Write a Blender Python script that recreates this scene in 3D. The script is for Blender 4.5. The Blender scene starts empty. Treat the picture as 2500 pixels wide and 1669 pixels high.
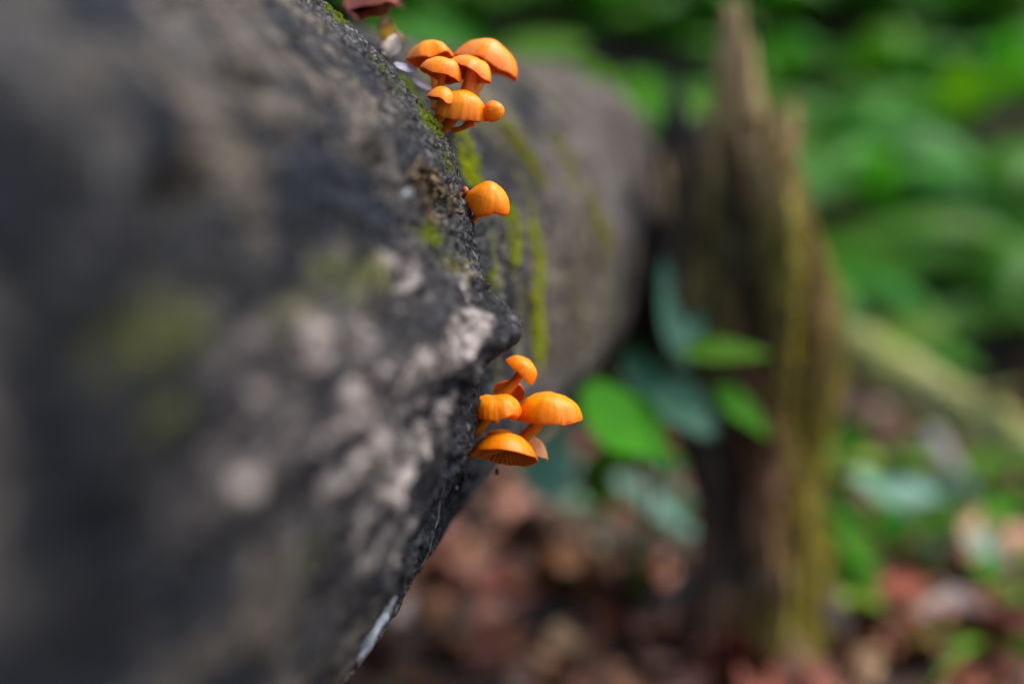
import bpy, math, random
import numpy as np
from mathutils import Vector, Matrix

R_ = math.radians
random.seed(7)
rng = np.random.default_rng(11)
scene = bpy.context.scene
COL = scene.collection

# ------------------------------------------------------------------ camera
CAM_H, PITCH, FPX = 0.42, R_(11.0), 2431.0        # camera height, downward tilt, focal length in photo pixels
FOCUS = 0.345
cam_d = bpy.data.cameras.new('camera')
cam_d.sensor_width = 36.0
cam_d.lens = 36.0 * FPX / 2500.0
cam_d.clip_start, cam_d.clip_end = 0.005, 400.0
cam_d.dof.use_dof = True
cam_d.dof.focus_distance = FOCUS
cam_d.dof.aperture_fstop = 1.95
cam_d.dof.aperture_blades = 0
cam = bpy.data.objects.new('camera', cam_d)
COL.objects.link(cam)
cam.location = (0, 0, CAM_H)
cam.rotation_euler = (R_(90) - PITCH, 0, 0)
scene.camera = cam

# ------------------------------------------------------------------ light
SUN_EL, SUN_AZ = R_(60), R_(78)                   # azimuth from +Y (ahead) towards +X (right)
world = bpy.data.worlds.new('World')
scene.world = world
world.use_nodes = True
wn = world.node_tree.nodes
wl = world.node_tree.links
sky = wn.new('ShaderNodeTexSky')
sky.sky_type = 'NISHITA'
sky.sun_disc = False
sky.sun_elevation = SUN_EL
sky.sun_rotation = SUN_AZ
sky.air_density = 1.0
sky.dust_density = 3.0
sky.ozone_density = 1.0
bg = wn['Background']
bg.inputs['Strength'].default_value = 0.15
wl.new(sky.outputs['Color'], bg.inputs['Color'])
sun_d = bpy.data.lights.new('sun', 'SUN')
sun_d.energy = 0.9
sun_d.angle = R_(38)
sun_d.color = (1.0, 0.95, 0.87)
sun = bpy.data.objects.new('sun', sun_d)
COL.objects.link(sun)
sdir = Vector((math.sin(SUN_AZ) * math.cos(SUN_EL), math.cos(SUN_AZ) * math.cos(SUN_EL), math.sin(SUN_EL)))
sun.rotation_euler = sdir.to_track_quat('Z', 'Y').to_euler()
sun.location = sdir * 10

scene.view_settings.view_transform = 'Standard'
scene.view_settings.look = 'None'
scene.view_settings.exposure = 1.65
scene.view_settings.gamma = 1.0
scene.view_settings.use_curve_mapping = False
scene.render.engine = 'CYCLES'
scene.cycles.use_denoising = True
scene.cycles.max_bounces = 7
scene.cycles.transmission_bounces = 4
scene.cycles.sample_clamp_indirect = 6.0

# ------------------------------------------------------------------ helpers
CP, SP = math.cos(PITCH), math.sin(PITCH)

def c2w(p):
    """camera-aligned metres (right, forward, up) -> world; works on arrays (...,3)"""
    p = np.asarray(p, float)
    return np.stack([p[..., 0], p[..., 1] * CP + p[..., 2] * SP, CAM_H - p[..., 1] * SP + p[..., 2] * CP], -1)

def v2w(v):
    v = np.asarray(v, float)
    return np.stack([v[..., 0], v[..., 1] * CP + v[..., 2] * SP, -v[..., 1] * SP + v[..., 2] * CP], -1)

def cpt(px, py, d):
    return np.array([(px - 1250.0) / FPX * d, d, (834.5 - py) / FPX * d])

def P(px, py, d):
    return c2w(cpt(px, py, d))

def _hash(i, j, k, s):
    h = (i * 374761393 + j * 668265263 + k * 2147483647 + s * 974634721) & 0xFFFFFFFF
    h = ((h ^ (h >> 13)) * 1274126177) & 0xFFFFFFFF
    h = ((h ^ (h >> 15)) * 2246822519) & 0xFFFFFFFF
    return ((h ^ (h >> 16)) & 0xFFFFFF) / float(0xFFFFFF) * 2 - 1

def vnoise(p, seed=0):
    p = np.asarray(p, float)
    f = np.floor(p).astype(np.int64)
    t = p - f
    t = t * t * t * (t * (t * 6 - 15) + 10)
    out = 0
    for dx in (0, 1):
        wx = t[..., 0] if dx else 1 - t[..., 0]
        for dy in (0, 1):
            wy = t[..., 1] if dy else 1 - t[..., 1]
            for dz in (0, 1):
                wz = t[..., 2] if dz else 1 - t[..., 2]
                out = out + wx * wy * wz * _hash(f[..., 0] + dx, f[..., 1] + dy, f[..., 2] + dz, seed)
    return out

def fbm(p, octv=4, seed=0, gain=0.5):
    p = np.asarray(p, float)
    a, s, tot = 1.0, 0, 0
    for o in range(octv):
        s = s + a * vnoise(p * (2.03 ** o) + 17.3 * o, seed + o)
        tot += a
        a *= gain
    return s / tot

def ridged(p, octv=3, seed=0):
    p = np.asarray(p, float)
    a, s, tot = 1.0, 0, 0
    for o in range(octv):
        s = s + a * (1 - np.abs(vnoise(p * (2.1 ** o) + 9.1 * o, seed + o)) * 2)
        tot += a
        a *= 0.5
    return s / tot

def smooth(a, b, x):
    t = np.clip((np.asarray(x, float) - a) / (b - a), 0, 1)
    return t * t * (3 - 2 * t)

def mesh_from(name, verts, faces, smooth_shade=True):
    me = bpy.data.meshes.new(name)
    me.from_pydata([tuple(map(float, v)) for v in verts], [], faces)
    if smooth_shade:
        me.polygons.foreach_set('use_smooth', [True] * len(me.polygons))
    me.update()
    return me

def grid_mesh(name, V, wrap=False, colors=None, attr='mask'):
    """V (n,m,3): quads between successive rows; wrap joins the last column to the first"""
    n, m = V.shape[:2]
    idx = np.arange(n * m).reshape(n, m)
    if wrap:
        nx = np.roll(idx, -1, axis=1)
        q = np.stack([idx[:-1], nx[:-1], nx[1:], idx[1:]], -1).reshape(-1, 4)
    else:
        q = np.stack([idx[:-1, :-1], idx[:-1, 1:], idx[1:, 1:], idx[1:, :-1]], -1).reshape(-1, 4)
    return quads_mesh(name, V.reshape(-1, 3), q, colors, attr)

def quads_mesh(name, v, q, colors=None, attr='mask'):
    me = bpy.data.meshes.new(name)
    me.vertices.add(len(v))
    me.vertices.foreach_set('co', np.asarray(v, np.float32).ravel())
    k = q.shape[1]
    me.loops.add(len(q) * k)
    me.loops.foreach_set('vertex_index', np.asarray(q, np.int32).ravel())
    me.polygons.add(len(q))
    me.polygons.foreach_set('loop_start', np.arange(0, len(q) * k, k, dtype=np.int32))
    me.polygons.foreach_set('use_smooth', np.ones(len(q), bool))
    me.update(calc_edges=True)
    if colors is not None:
        ca = me.color_attributes.new(attr, 'FLOAT_COLOR', 'POINT')
        ca.data.foreach_set('color', np.asarray(colors, np.float32).ravel())
    return me

def add(name, me, mat=None, parent=None, loc=None):
    o = bpy.data.objects.new(name, me)
    COL.objects.link(o)
    if mat is not None and me is not None and not me.materials:
        me.materials.append(mat)
    if parent is not None:
        o.parent = parent
    if loc is not None:
        o.location = loc
    return o

def tag(o, label=None, cat=None, group=None, kind=None):
    if label: o['label'] = label
    if cat: o['category'] = cat
    if group: o['group'] = group
    if kind: o['kind'] = kind
    return o

def thing(name, loc, label, cat, group=None):
    o = bpy.data.objects.new(name, None)
    o.empty_display_size = 0.01
    COL.objects.link(o)
    o.location = tuple(map(float, loc))
    return tag(o, label, cat, group)

# ------------------------------------------------------------------ materials
class Mat:
    def __init__(s, name):
        s.m = bpy.data.materials.new(name)
        s.m.use_nodes = True
        s.nt = s.m.node_tree
        s.b = s.nt.nodes['Principled BSDF']
        s.out = s.nt.nodes['Material Output']
    def n(s, t, **kw):
        nd = s.nt.nodes.new(t)
        for k, v in kw.items():
            if hasattr(nd, k) and k not in nd.inputs.keys():
                setattr(nd, k, v)
            else:
                nd.inputs[k].default_value = v
        return nd
    def l(s, a, b):
        s.nt.links.new(a, b)
    def coord(s, scale=(1, 1, 1), which='Object'):
        tc = s.n('ShaderNodeTexCoord')
        mp = s.n('ShaderNodeMapping')
        mp.inputs['Scale'].default_value = scale
        s.l(tc.outputs[which], mp.inputs['Vector'])
        return mp.outputs['Vector']
    def noise(s, vec, scale, detail=4, rough=0.55, dist=0.0):
        t = s.n('ShaderNodeTexNoise')
        t.inputs['Scale'].default_value = scale
        t.inputs['Detail'].default_value = detail
        t.inputs['Roughness'].default_value = rough
        t.inputs['Distortion'].default_value = dist
        s.l(vec, t.inputs['Vector'])
        return t.outputs['Fac']
    def ramp(s, fac, stops, interp='LINEAR'):
        r = s.n('ShaderNodeValToRGB')
        cr = r.color_ramp
        cr.interpolation = interp
        while len(cr.elements) < len(stops):
            cr.elements.new(0.5)
        for e, (p, c) in zip(cr.elements, stops):
            e.position = p
            e.color = (*c, 1) if len(c) == 3 else c
        s.l(fac, r.inputs['Fac'])
        return r.outputs['Color']
    def mix(s, fac, a, b, mode='MIX'):
        x = s.n('ShaderNodeMix')
        x.data_type = 'RGBA'
        x.blend_type = mode
        for sock, v in ((x.inputs[0], fac), (x.inputs[6], a), (x.inputs[7], b)):
            if hasattr(v, 'links') or hasattr(v, 'is_linked'):
                s.l(v, sock)
            else:
                sock.default_value = v if not isinstance(v, tuple) else ((*v, 1) if len(v) == 3 else v)
        return x.outputs[2]
    def math(s, op, a, b=None, clamp=False):
        x = s.n('ShaderNodeMath')
        x.operation = op
        x.use_clamp = clamp
        for i, v in enumerate((a, b)):
            if v is None: continue
            if hasattr(v, 'is_linked'):
                s.l(v, x.inputs[i])
            else:
                x.inputs[i].default_value = v
        return x.outputs[0]
    def bump(s, h, strength=0.4, dist=0.002):
        b = s.n('ShaderNodeBump')
        b.inputs['Strength'].default_value = strength
        b.inputs['Distance'].default_value = dist
        s.l(h, b.inputs['Height'])
        s.l(b.outputs['Normal'], s.b.inputs['Normal'])
        return b
    def set(s, **kw):
        for k, v in kw.items():
            k = k.replace('_', ' ')
            s.b.inputs[k].default_value = (*v, 1) if isinstance(v, tuple) and len(v) == 3 and 'Color' in k else v
        return s
    def color(s, c):
        s.l(c, s.b.inputs['Base Color'])
        return s

def mat_log():
    m = Mat('weathered_log_wood')
    v = m.coord((1, 1, 1))
    at = m.n('ShaderNodeVertexColor', layer_name='mask')
    sep = m.n('ShaderNodeSeparateColor')
    m.l(at.outputs['Color'], sep.inputs['Color'])
    pale, moss, crust_and_shade = sep.outputs[0], sep.outputs[1], sep.outputs[2]
    big = m.noise(v, 34, 5, 0.6, 0.5)
    mid = m.noise(v, 95, 5, 0.62, 0.2)
    fine = m.noise(v, 520, 4, 0.65)
    base = m.ramp(big, [(0.33, (0.008, 0.012, 0.020)), (0.45, (0.016, 0.020, 0.028)), (0.50, (0.038, 0.036, 0.035)),
                        (0.57, (0.110, 0.097, 0.083)), (0.66, (0.070, 0.067, 0.066)), (0.76, (0.020, 0.026, 0.036))])
    c2 = m.ramp(mid, [(0.34, (0.25, 0.26, 0.28)), (0.5, (0.85, 0.84, 0.82)), (0.66, (1.45, 1.42, 1.36))])
    c = m.mix(1.0, base, c2, 'MULTIPLY')
    huge = m.ramp(m.noise(v, 11, 3, 0.5, 0.2), [(0.40, (0.30, 0.36, 0.48)), (0.50, (0.95, 0.96, 1.0)), (0.60, (1.50, 1.42, 1.30))])
    c = m.mix(1.0, c, huge, 'MULTIPLY')
    c3 = m.ramp(fine, [(0.36, (0.45, 0.45, 0.46)), (0.5, (1, 1, 1)), (0.66, (1.35, 1.33, 1.28))])
    c = m.mix(0.8, c, c3, 'MULTIPLY')
    # black crust; the same mask paints depth shade into the holes
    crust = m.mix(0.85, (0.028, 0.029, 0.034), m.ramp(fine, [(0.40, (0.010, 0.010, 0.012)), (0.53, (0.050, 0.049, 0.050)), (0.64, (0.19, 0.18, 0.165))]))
    c = m.mix(crust_and_shade, c, crust)
    vo = m.n('ShaderNodeTexVoronoi', feature='DISTANCE_TO_EDGE')
    vo.inputs['Scale'].default_value = 210
    wv = m.n('ShaderNodeVectorMath', operation='ADD')
    tx = m.n('ShaderNodeTexNoise'); tx.inputs['Scale'].default_value = 300; tx.inputs['Detail'].default_value = 3
    m.l(v, tx.inputs['Vector'])
    sc_ = m.n('ShaderNodeVectorMath', operation='SCALE'); sc_.inputs['Scale'].default_value = 0.006
    m.l(tx.outputs['Color'], sc_.inputs[0]); m.l(v, wv.inputs[0]); m.l(sc_.outputs[0], wv.inputs[1])
    m.l(wv.outputs[0], vo.inputs['Vector'])
    flake = m.ramp(vo.outputs['Distance'], [(0.0, (0.25,) * 3), (0.06, (0.85,) * 3), (0.25, (1.1,) * 3)])
    c = m.mix(0.8, c, flake, 'MULTIPLY')
    # pale stripped wood of the burl
    pw = m.ramp(m.noise(v, 150, 7, 0.72, 1.0), [(0.36, (0.016, 0.013, 0.013)), (0.45, (0.10, 0.080, 0.073)), (0.52, (0.30, 0.255, 0.232)),
                                              (0.62, (0.55, 0.48, 0.445))])
    pf = m.math('MULTIPLY', pale, m.math('ADD', m.math('MULTIPLY', mid, 3.0), -0.45), True)
    c = m.mix(pf, c, pw)
    # algae and lichen stain
    mo = m.ramp(mid, [(0.35, (0.10, 0.12, 0.015)), (0.6, (0.25, 0.26, 0.03))])
    mf = m.math('MULTIPLY', moss, m.math('ADD', m.math('MULTIPLY', mid, 2.6), -0.85), True)
    c = m.mix(m.math('MULTIPLY', mf, 0.72), c, mo)
    c = m.mix(m.math('MULTIPLY', at.outputs['Alpha'], 0.45), c, m.ramp(mid, [(0.35, (0.035, 0.026, 0.018)), (0.65, (0.19, 0.135, 0.085))]))
    # sparse pale lichen freckles
    sp = m.ramp(m.noise(v, 240, 2, 0.5), [(0.66, (0, 0, 0)), (0.71, (1, 1, 1))])
    c = m.mix(m.math('MULTIPLY', sp, 0.5), c, (0.24, 0.24, 0.22))
    m.color(c)
    m.set(Roughness=0.82)
    m.b.inputs['Specular IOR Level'].default_value = 0.18
    h = m.math('ADD', m.math('ADD', m.math('MULTIPLY', mid, 0.8), m.math('MULTIPLY', fine, 0.45)), m.math('MULTIPLY', m.math('MINIMUM', vo.outputs['Distance'], 0.15), 2.2))
    m.bump(h, 0.9, 0.0026)
    return m.m

def mat_mush(name, wet=0.06, pale=0.0):
    m = Mat(name)
    v = m.coord()
    at = m.n('ShaderNodeVertexColor', layer_name='mask')
    sep = m.n('ShaderNodeSeparateColor')
    m.l(at.outputs['Color'], sep.inputs['Color'])
    nz = m.noise(v, 260, 4, 0.6)
    rim = m.ramp(sep.outputs[0], [(0.0, (0.95, 0.255, 0.001)), (0.45, (0.97, 0.300, 0.001)), (0.85, (0.95, 0.240, 0.001)), (1.0, (0.84, 0.125, 0.001))])
    c = m.mix(m.ramp(nz, [(0.35, (0.0,) * 3), (0.7, (0.55,) * 3)]), rim, (0.97, 0.36, 0.002))
    c = m.mix(m.math('MULTIPLY', m.ramp(sep.outputs[1], [(0.42, (0,) * 3), (0.68, (1,) * 3)]), 0.22), c, (0.85, 0.19, 0.003))
    dots = m.ramp(m.noise(v, 900, 1, 0.4), [(0.70, (0, 0, 0)), (0.74, (1, 1, 1))])
    gate = m.ramp(m.noise(v, 120, 2, 0.5), [(0.52, (0, 0, 0)), (0.6, (1, 1, 1))])
    c = m.mix(m.math('MULTIPLY', m.math('MULTIPLY', dots, gate), 0.7), c, (0.12, 0.035, 0.004))
    if pale:
        c = m.mix(pale, c, (0.93, 0.55, 0.30))
    m.color(c)
    m.set(Roughness=0.42)
    m.b.inputs['Specular IOR Level'].default_value = 0.25
    m.b.inputs['Subsurface Weight'].default_value = 0.6
    m.b.inputs['Subsurface Radius'].default_value = (1.0, 0.35, 0.08)
    m.b.inputs['Subsurface Scale'].default_value = 0.003
    m.b.inputs['Coat Weight'].default_value = wet
    m.b.inputs['Coat Roughness'].default_value = 0.2
    st = m.math('ADD', m.noise(v, 420, 3, 0.6), m.math('MULTIPLY', sep.outputs[1], 0.8))
    m.bump(st, 0.3, 0.0007)
    tr = m.n('ShaderNodeBsdfTranslucent')
    m.l(c, tr.inputs['Color'])
    mx = m.n('ShaderNodeMixShader')
    mx.inputs['Fac'].default_value = 0.18
    m.l(m.b.outputs['BSDF'], mx.inputs[1]); m.l(tr.outputs['BSDF'], mx.inputs[2])
    m.l(mx.outputs['Shader'], m.out.inputs['Surface'])
    return m.m

def mat_simple(name, stops, scale, rough=0.7, bump=0.3, bdist=0.001, obj_random=0.0, transl=0.0, spec=0.4, stretch=(1, 1, 1), detail=4):
    """noise-ramped colour; obj_random varies brightness per object; transl mixes in light through the leaf"""
    m = Mat(name)
    v = m.coord(stretch)
    nz = m.noise(v, scale, detail, 0.6)
    c = m.ramp(nz, stops)
    if obj_random:
        oi = m.n('ShaderNodeObjectInfo')
        hsv = m.n('ShaderNodeHueSaturation')
        m.l(c, hsv.inputs['Color'])
        m.l(m.math('ADD', m.math('MULTIPLY', oi.outputs['Random'], 2 * obj_random), 1 - obj_random), hsv.inputs['Value'])
        w = m.n('ShaderNodeTexWhiteNoise', noise_dimensions='1D')
        m.l(m.math('MULTIPLY', oi.outputs['Random'], 77.7), w.inputs['W'])
        m.l(m.math('ADD', m.math('MULTIPLY', w.outputs['Value'], 0.05), 0.475), hsv.inputs['Hue'])
        c = hsv.outputs['Color']
    m.color(c)
    m.set(Roughness=rough)
    m.b.inputs['Specular IOR Level'].default_value = spec
    if bump:
        m.bump(m.noise(v, scale * 3, 3, 0.6), bump, bdist)
    if transl:
        tr = m.n('ShaderNodeBsdfTranslucent')
        hs = m.n('ShaderNodeHueSaturation')
        hs.inputs['Saturation'].default_value = 1.15
        hs.inputs['Value'].default_value = 1.3
        m.l(c, hs.inputs['Color'])
        m.l(hs.outputs['Color'], tr.inputs['Color'])
        mx = m.n('ShaderNodeMixShader')
        mx.inputs['Fac'].default_value = transl
        m.l(m.b.outputs['BSDF'], mx.inputs[1])
        m.l(tr.outputs['BSDF'], mx.inputs[2])
        m.l(mx.outputs['Shader'], m.out.inputs['Surface'])
    return m.m

def mat_stump():
    m = Mat('mossy_rotten_stump')
    v = m.coord((1, 1, 0.35))
    at = m.n('ShaderNodeVertexColor', layer_name='mask')
    sep = m.n('ShaderNodeSeparateColor')
    m.l(at.outputs['Color'], sep.inputs['Color'])
    a = m.noise(v, 30, 5, 0.6, 0.3)
    b = m.noise(v, 110, 4, 0.6)
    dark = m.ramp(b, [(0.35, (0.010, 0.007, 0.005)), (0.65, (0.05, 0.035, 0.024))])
    wood = m.ramp(b, [(0.3, (0.11, 0.045, 0.020)), (0.55, (0.33, 0.145, 0.070)), (0.72, (0.50, 0.33, 0.24))])
    mo = m.ramp(b, [(0.32, (0.055, 0.048, 0.006)), (0.55, (0.21, 0.175, 0.016)), (0.72, (0.38, 0.30, 0.05))])
    tan = m.ramp(b, [(0.32, (0.17, 0.10, 0.040)), (0.6, (0.44, 0.285, 0.125))])
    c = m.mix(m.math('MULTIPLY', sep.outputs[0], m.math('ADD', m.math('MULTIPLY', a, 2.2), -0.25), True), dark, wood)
    c = m.mix(m.math('MULTIPLY', sep.outputs[1], m.math('ADD', m.math('MULTIPLY', a, 1.6), 0.05), True), c, mo)
    c = m.mix(sep.outputs[2], c, tan)
    m.color(c)
    m.set(Roughness=0.9)
    m.bump(m.math('ADD', b, a), 0.8, 0.006)
    return m.m

M = {}
M['log'] = mat_log()
M['cap'] = mat_mush('orange_mushroom_cap')
M['cap_pale'] = mat_mush('pale_orange_mushroom_cap', pale=0.45)
M['cap_wet'] = mat_mush('wet_orange_mushroom_cap', wet=0.22)
M['gills'] = mat_simple('mushroom_gills', [(0.3, (0.62, 0.15, 0.006)), (0.7, (0.85, 0.25, 0.012))], 300, 0.55, 0.1, 0.0003, transl=0.2)
M['stem'] = mat_simple('mushroom_stem', [(0.3, (0.62, 0.14, 0.004)), (0.7, (0.82, 0.25, 0.008))], 220, 0.4, 0.25, 0.0005, stretch=(1, 1, 0.3))
M['bud'] = mat_simple('mushroom_bud', [(0.3, (0.30, 0.06, 0.012)), (0.7, (0.50, 0.12, 0.02))], 300, 0.4, 0.2, 0.0004)
M['moss'] = mat_simple('bright_moss', [(0.32, (0.09, 0.13, 0.008)), (0.68, (0.34, 0.40, 0.03))], 420, 0.75, 0, transl=0.3, spec=0.2)
M['moss_far'] = mat_simple('yellow_green_moss', [(0.3, (0.22, 0.27, 0.010)), (0.7, (0.46, 0.50, 0.025))], 200, 0.8, 0, transl=0.25, spec=0.2)
M['moss_olive'] = mat_simple('olive_moss', [(0.3, (0.13, 0.14, 0.012)), (0.7, (0.30, 0.30, 0.028))], 200, 0.8, 0, transl=0.25, spec=0.2)
M['crumb'] = mat_simple('crumbled_wood', [(0.36, (0.015, 0.010, 0.006)), (0.52, (0.10, 0.065, 0.030)), (0.68, (0.36, 0.26, 0.13))], 420, 0.85, 0.6, 0.0008)
M['crumb_dark'] = mat_simple('dark_crumbled_wood', [(0.36, (0.010, 0.007, 0.005)), (0.68, (0.06, 0.035, 0.02))], 420, 0.9, 0.6, 0.0008)
M['lichen'] = mat_simple('pale_lichen', [(0.35, (0.06, 0.07, 0.08)), (0.65, (0.42, 0.46, 0.50))], 300, 0.85, 0.5, 0.0008)
M['lichen_white'] = mat_simple('white_lichen', [(0.35, (0.16, 0.19, 0.23)), (0.62, (0.60, 0.66, 0.72))], 200, 0.85, 0.5, 0.0008)
M['bracket'] = mat_simple('grey_bracket_fungus', [(0.3, (0.17, 0.15, 0.19)), (0.7, (0.45, 0.42, 0.50))], 160, 0.75, 0.4, 0.0008)
M['stump'] = mat_stump()
M['moss_stump'] = mat_simple('yellow_stump_moss', [(0.3, (0.20, 0.165, 0.012)), (0.7, (0.40, 0.32, 0.035))], 60, 0.85, 0, transl=0.25, spec=0.15)
M['splinter'] = mat_simple('torn_wood', [(0.3, (0.20, 0.12, 0.045)), (0.7, (0.42, 0.28, 0.12))], 90, 0.85, 0.5, 0.002, stretch=(1, 1, 0.2))
M['ground'] = mat_simple('forest_soil', [(0.3, (0.012, 0.008, 0.006)), (0.55, (0.045, 0.026, 0.017)), (0.75, (0.10, 0.055, 0.035))], 28, 0.95, 0.8, 0.01, detail=7)
M['dead_red'] = mat_simple('dead_leaf_red_brown', [(0.3, (0.13, 0.045, 0.022)), (0.7, (0.32, 0.125, 0.062))], 40, 0.65, 0.3, 0.001, 0.45, 0.15, 0.18)
M['dead_tan'] = mat_simple('dead_leaf_tan', [(0.3, (0.34, 0.165, 0.09)), (0.7, (0.58, 0.34, 0.21))], 40, 0.6, 0.3, 0.001, 0.35, 0.15, 0.18)
M['dead_dark'] = mat_simple('dead_leaf_dark', [(0.3, (0.035, 0.018, 0.012)), (0.7, (0.12, 0.060, 0.038))], 40, 0.6, 0.3, 0.001, 0.4, 0.05, 0.18)
M['dead_grey'] = mat_simple('dead_leaf_bleached', [(0.3, (0.40, 0.31, 0.23)), (0.7, (0.62, 0.52, 0.42))], 40, 0.55, 0.3, 0.001, 0.2, 0.15, 0.18)
M['dead_yellow'] = mat_simple('dead_leaf_yellow', [(0.3, (0.42, 0.22, 0.015)), (0.7, (0.65, 0.40, 0.03))], 60, 0.55, 0.3, 0.001, 0, 0.25)
M['leaf'] = mat_simple('fresh_leaf', [(0.3, (0.026, 0.140, 0.002)), (0.7, (0.055, 0.215, 0.005))], 30, 0.68, 0.15, 0.001, 0.2, 0.4, 0.12)
M['leaf_blue'] = mat_simple('waxy_blue_green_leaf', [(0.3, (0.09, 0.25, 0.15)), (0.7, (0.16, 0.36, 0.24))], 30, 0.42, 0.15, 0.001, 0.1, 0.35, 0.5)
M['leaf_lime'] = mat_simple('lime_leaf', [(0.3, (0.12, 0.24, 0.010)), (0.7, (0.24, 0.40, 0.020))], 30, 0.5, 0.15, 0.001, 0.15, 0.4, 0.4)
M['fern'] = mat_simple('fern_green', [(0.3, (0.036, 0.170, 0.005)), (0.7, (0.085, 0.290, 0.018))], 9, 0.55, 0, 0, 0.25, 0.42, 0.3)
M['shrub'] = mat_simple('shrub_green', [(0.3, (0.036, 0.160, 0.005)), (0.7, (0.080, 0.260, 0.016))], 2.5, 0.6, 0, 0, 0.25, 0.42, 0.25)
M['green_stem'] = mat_simple('green_stem', [(0.3, (0.06, 0.10, 0.02)), (0.7, (0.13, 0.18, 0.04))], 80, 0.6, 0)
M['bark'] = mat_simple('brown_bark', [(0.3, (0.035, 0.026, 0.02)), (0.7, (0.12, 0.09, 0.07))], 50, 0.9, 0.6, 0.004, stretch=(1, 1, 0.3))
M['stick'] = mat_simple('grey_stick', [(0.3, (0.12, 0.105, 0.09)), (0.7, (0.32, 0.29, 0.26))], 70, 0.85, 0.5, 0.002)
M['mossy_branch'] = mat_simple('mossy_branch', [(0.32, (0.11, 0.085, 0.055)), (0.48, (0.17, 0.19, 0.035)), (0.62, (0.30, 0.28, 0.11)), (0.75, (0.36, 0.30, 0.20))], 26, 0.9, 0.7, 0.004)
M['rock'] = mat_simple('mossy_rock', [(0.35, (0.10, 0.10, 0.095)), (0.6, (0.20, 0.195, 0.18)), (0.7, (0.08, 0.10, 0.02))], 25, 0.9, 0.7, 0.004)
M['insect'] = mat_simple('insect_body', [(0.3, (0.010, 0.008, 0.006)), (0.7, (0.04, 0.03, 0.02))], 900, 0.4, 0)
M['wing'] = mat_simple('insect_wing', [(0.3, (0.10, 0.09, 0.07)), (0.7, (0.2, 0.18, 0.15))], 900, 0.3, 0, transl=0.6)
M['silk'] = mat_simple('pale_silk', [(0.3, (0.45, 0.44, 0.43)), (0.7, (0.7, 0.69, 0.68))], 500, 0.6, 0.3, 0.0003)

# ------------------------------------------------------------------ ground
def ground_z(x, y):
    x = np.asarray(x, float); y = np.asarray(y, float)
    q = np.stack([x, y, np.zeros_like(x)], -1)
    z = 0.018 * fbm(q * 3.0, 3, 5) + 0.006 * fbm(q * 14, 2, 9)
    far = np.hypot(x, y)
    z = z + 0.58 * smooth(1.45, 3.9, y + 0.18 * x) + 2.4 * smooth(3.0, 6.5, y) + 0.25 * smooth(9, 60, far) * fbm(q * 0.06, 2, 3) * 6
    return z

def build_ground():
    a = np.concatenate([-np.geomspace(160, 2.6, 26), np.linspace(-2.5, 3.5, 170), np.geomspace(3.6, 160, 26)])
    b = np.concatenate([-np.geomspace(160, 1.2, 18), np.linspace(-1.1, 5.0, 170), np.geomspace(5.1, 160, 28)])
    X, Y = np.meshgrid(a, b)
    V = np.stack([X, Y, ground_z(X, Y)], -1)
    o = add('ground', grid_mesh('ground', V), M['ground'])
    tag(o, 'dark forest soil beneath the leaf litter', kind='structure')
build_ground()

# ------------------------------------------------------------------ the log
AX, AZ = 0.26, 0.18
TH = np.radians([-180, -110, -75, -51.5, -37.5, -23.5, -18, -8.7, 0, 6.4, 17.5, 27.3, 34.8, 52.7, 75, 110, 180])
RR = np.array([1010, 1030, 1060, 1085, 1030, 1000, 1000, 990, 985, 985, 996, 1020, 999, 1004, 1000, 1000, 1010]) * 0.34 / FPX

def log_c(D):
    return -0.1497 + AX * (D - 0.34), 0.0048 + AZ * (D - 0.34)

def rbase(th, D):
    r0 = np.interp(th, TH, RR)
    far = 0.1285 + 0.0120 * smooth(R_(-6), R_(-30), th) * smooth(0.80, 0.6, D) + 0.016 * smooth(0.5, 0.86, D) + 0.012 * smooth(0.70, 0.88, D) * np.exp(-((th - R_(40)) / R_(32)) ** 2) + 0.008 * smooth(0.72, 0.88, D) * np.exp(-((th - R_(-35)) / R_(20)) ** 2)
    r = r0 + (far - r0) * smooth(0.341, 0.372, D)
    # the burl
    dD = (D - 0.332)
    w = np.where(dD < 0, np.exp(-(dD / 0.055) ** 2), np.exp(-(dD / 0.014) ** 2))
    r = r + 0.0175 * w * np.exp(-((th - R_(0.6)) / R_(4.3)) ** 2)
    r = r + 0.0022 * w * np.exp(-((th - R_(-16)) / R_(6.5)) ** 2)
    r = r + 0.0015 * np.where(dD < 0, np.exp(-(dD / 0.09) ** 2), w) * np.exp(-((th - R_(-9)) / R_(15)) ** 2)
    return r

from functools import lru_cache
@lru_cache(maxsize=None)
def hit(px, py, dmin=0.05, dmax=0.88):
    """first crossing of the sight line with the log: depth, angle"""
    D = np.linspace(dmin, dmax, 8000)
    X = (px - 1250.0) / FPX * D
    Z = (834.5 - py) / FPX * D
    cx, cz = log_c(D)
    th = np.arctan2(Z - cz, X - cx)
    g = np.hypot(X - cx, Z - cz) - rbase(th, D)
    i = np.where(g < 0)[0]
    k = i[0] if len(i) else int(np.argmin(g))
    return D[k], th[k]

def blob(th, D, px, py, rpx, stretch=2.5, dmin=0.05):
    d0, t0 = hit(px, py, dmin)
    s = rpx * d0 / FPX
    return np.exp(-(((th - t0) * 0.14) / s) ** 2 - ((D - d0) / (s * stretch)) ** 2)

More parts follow.
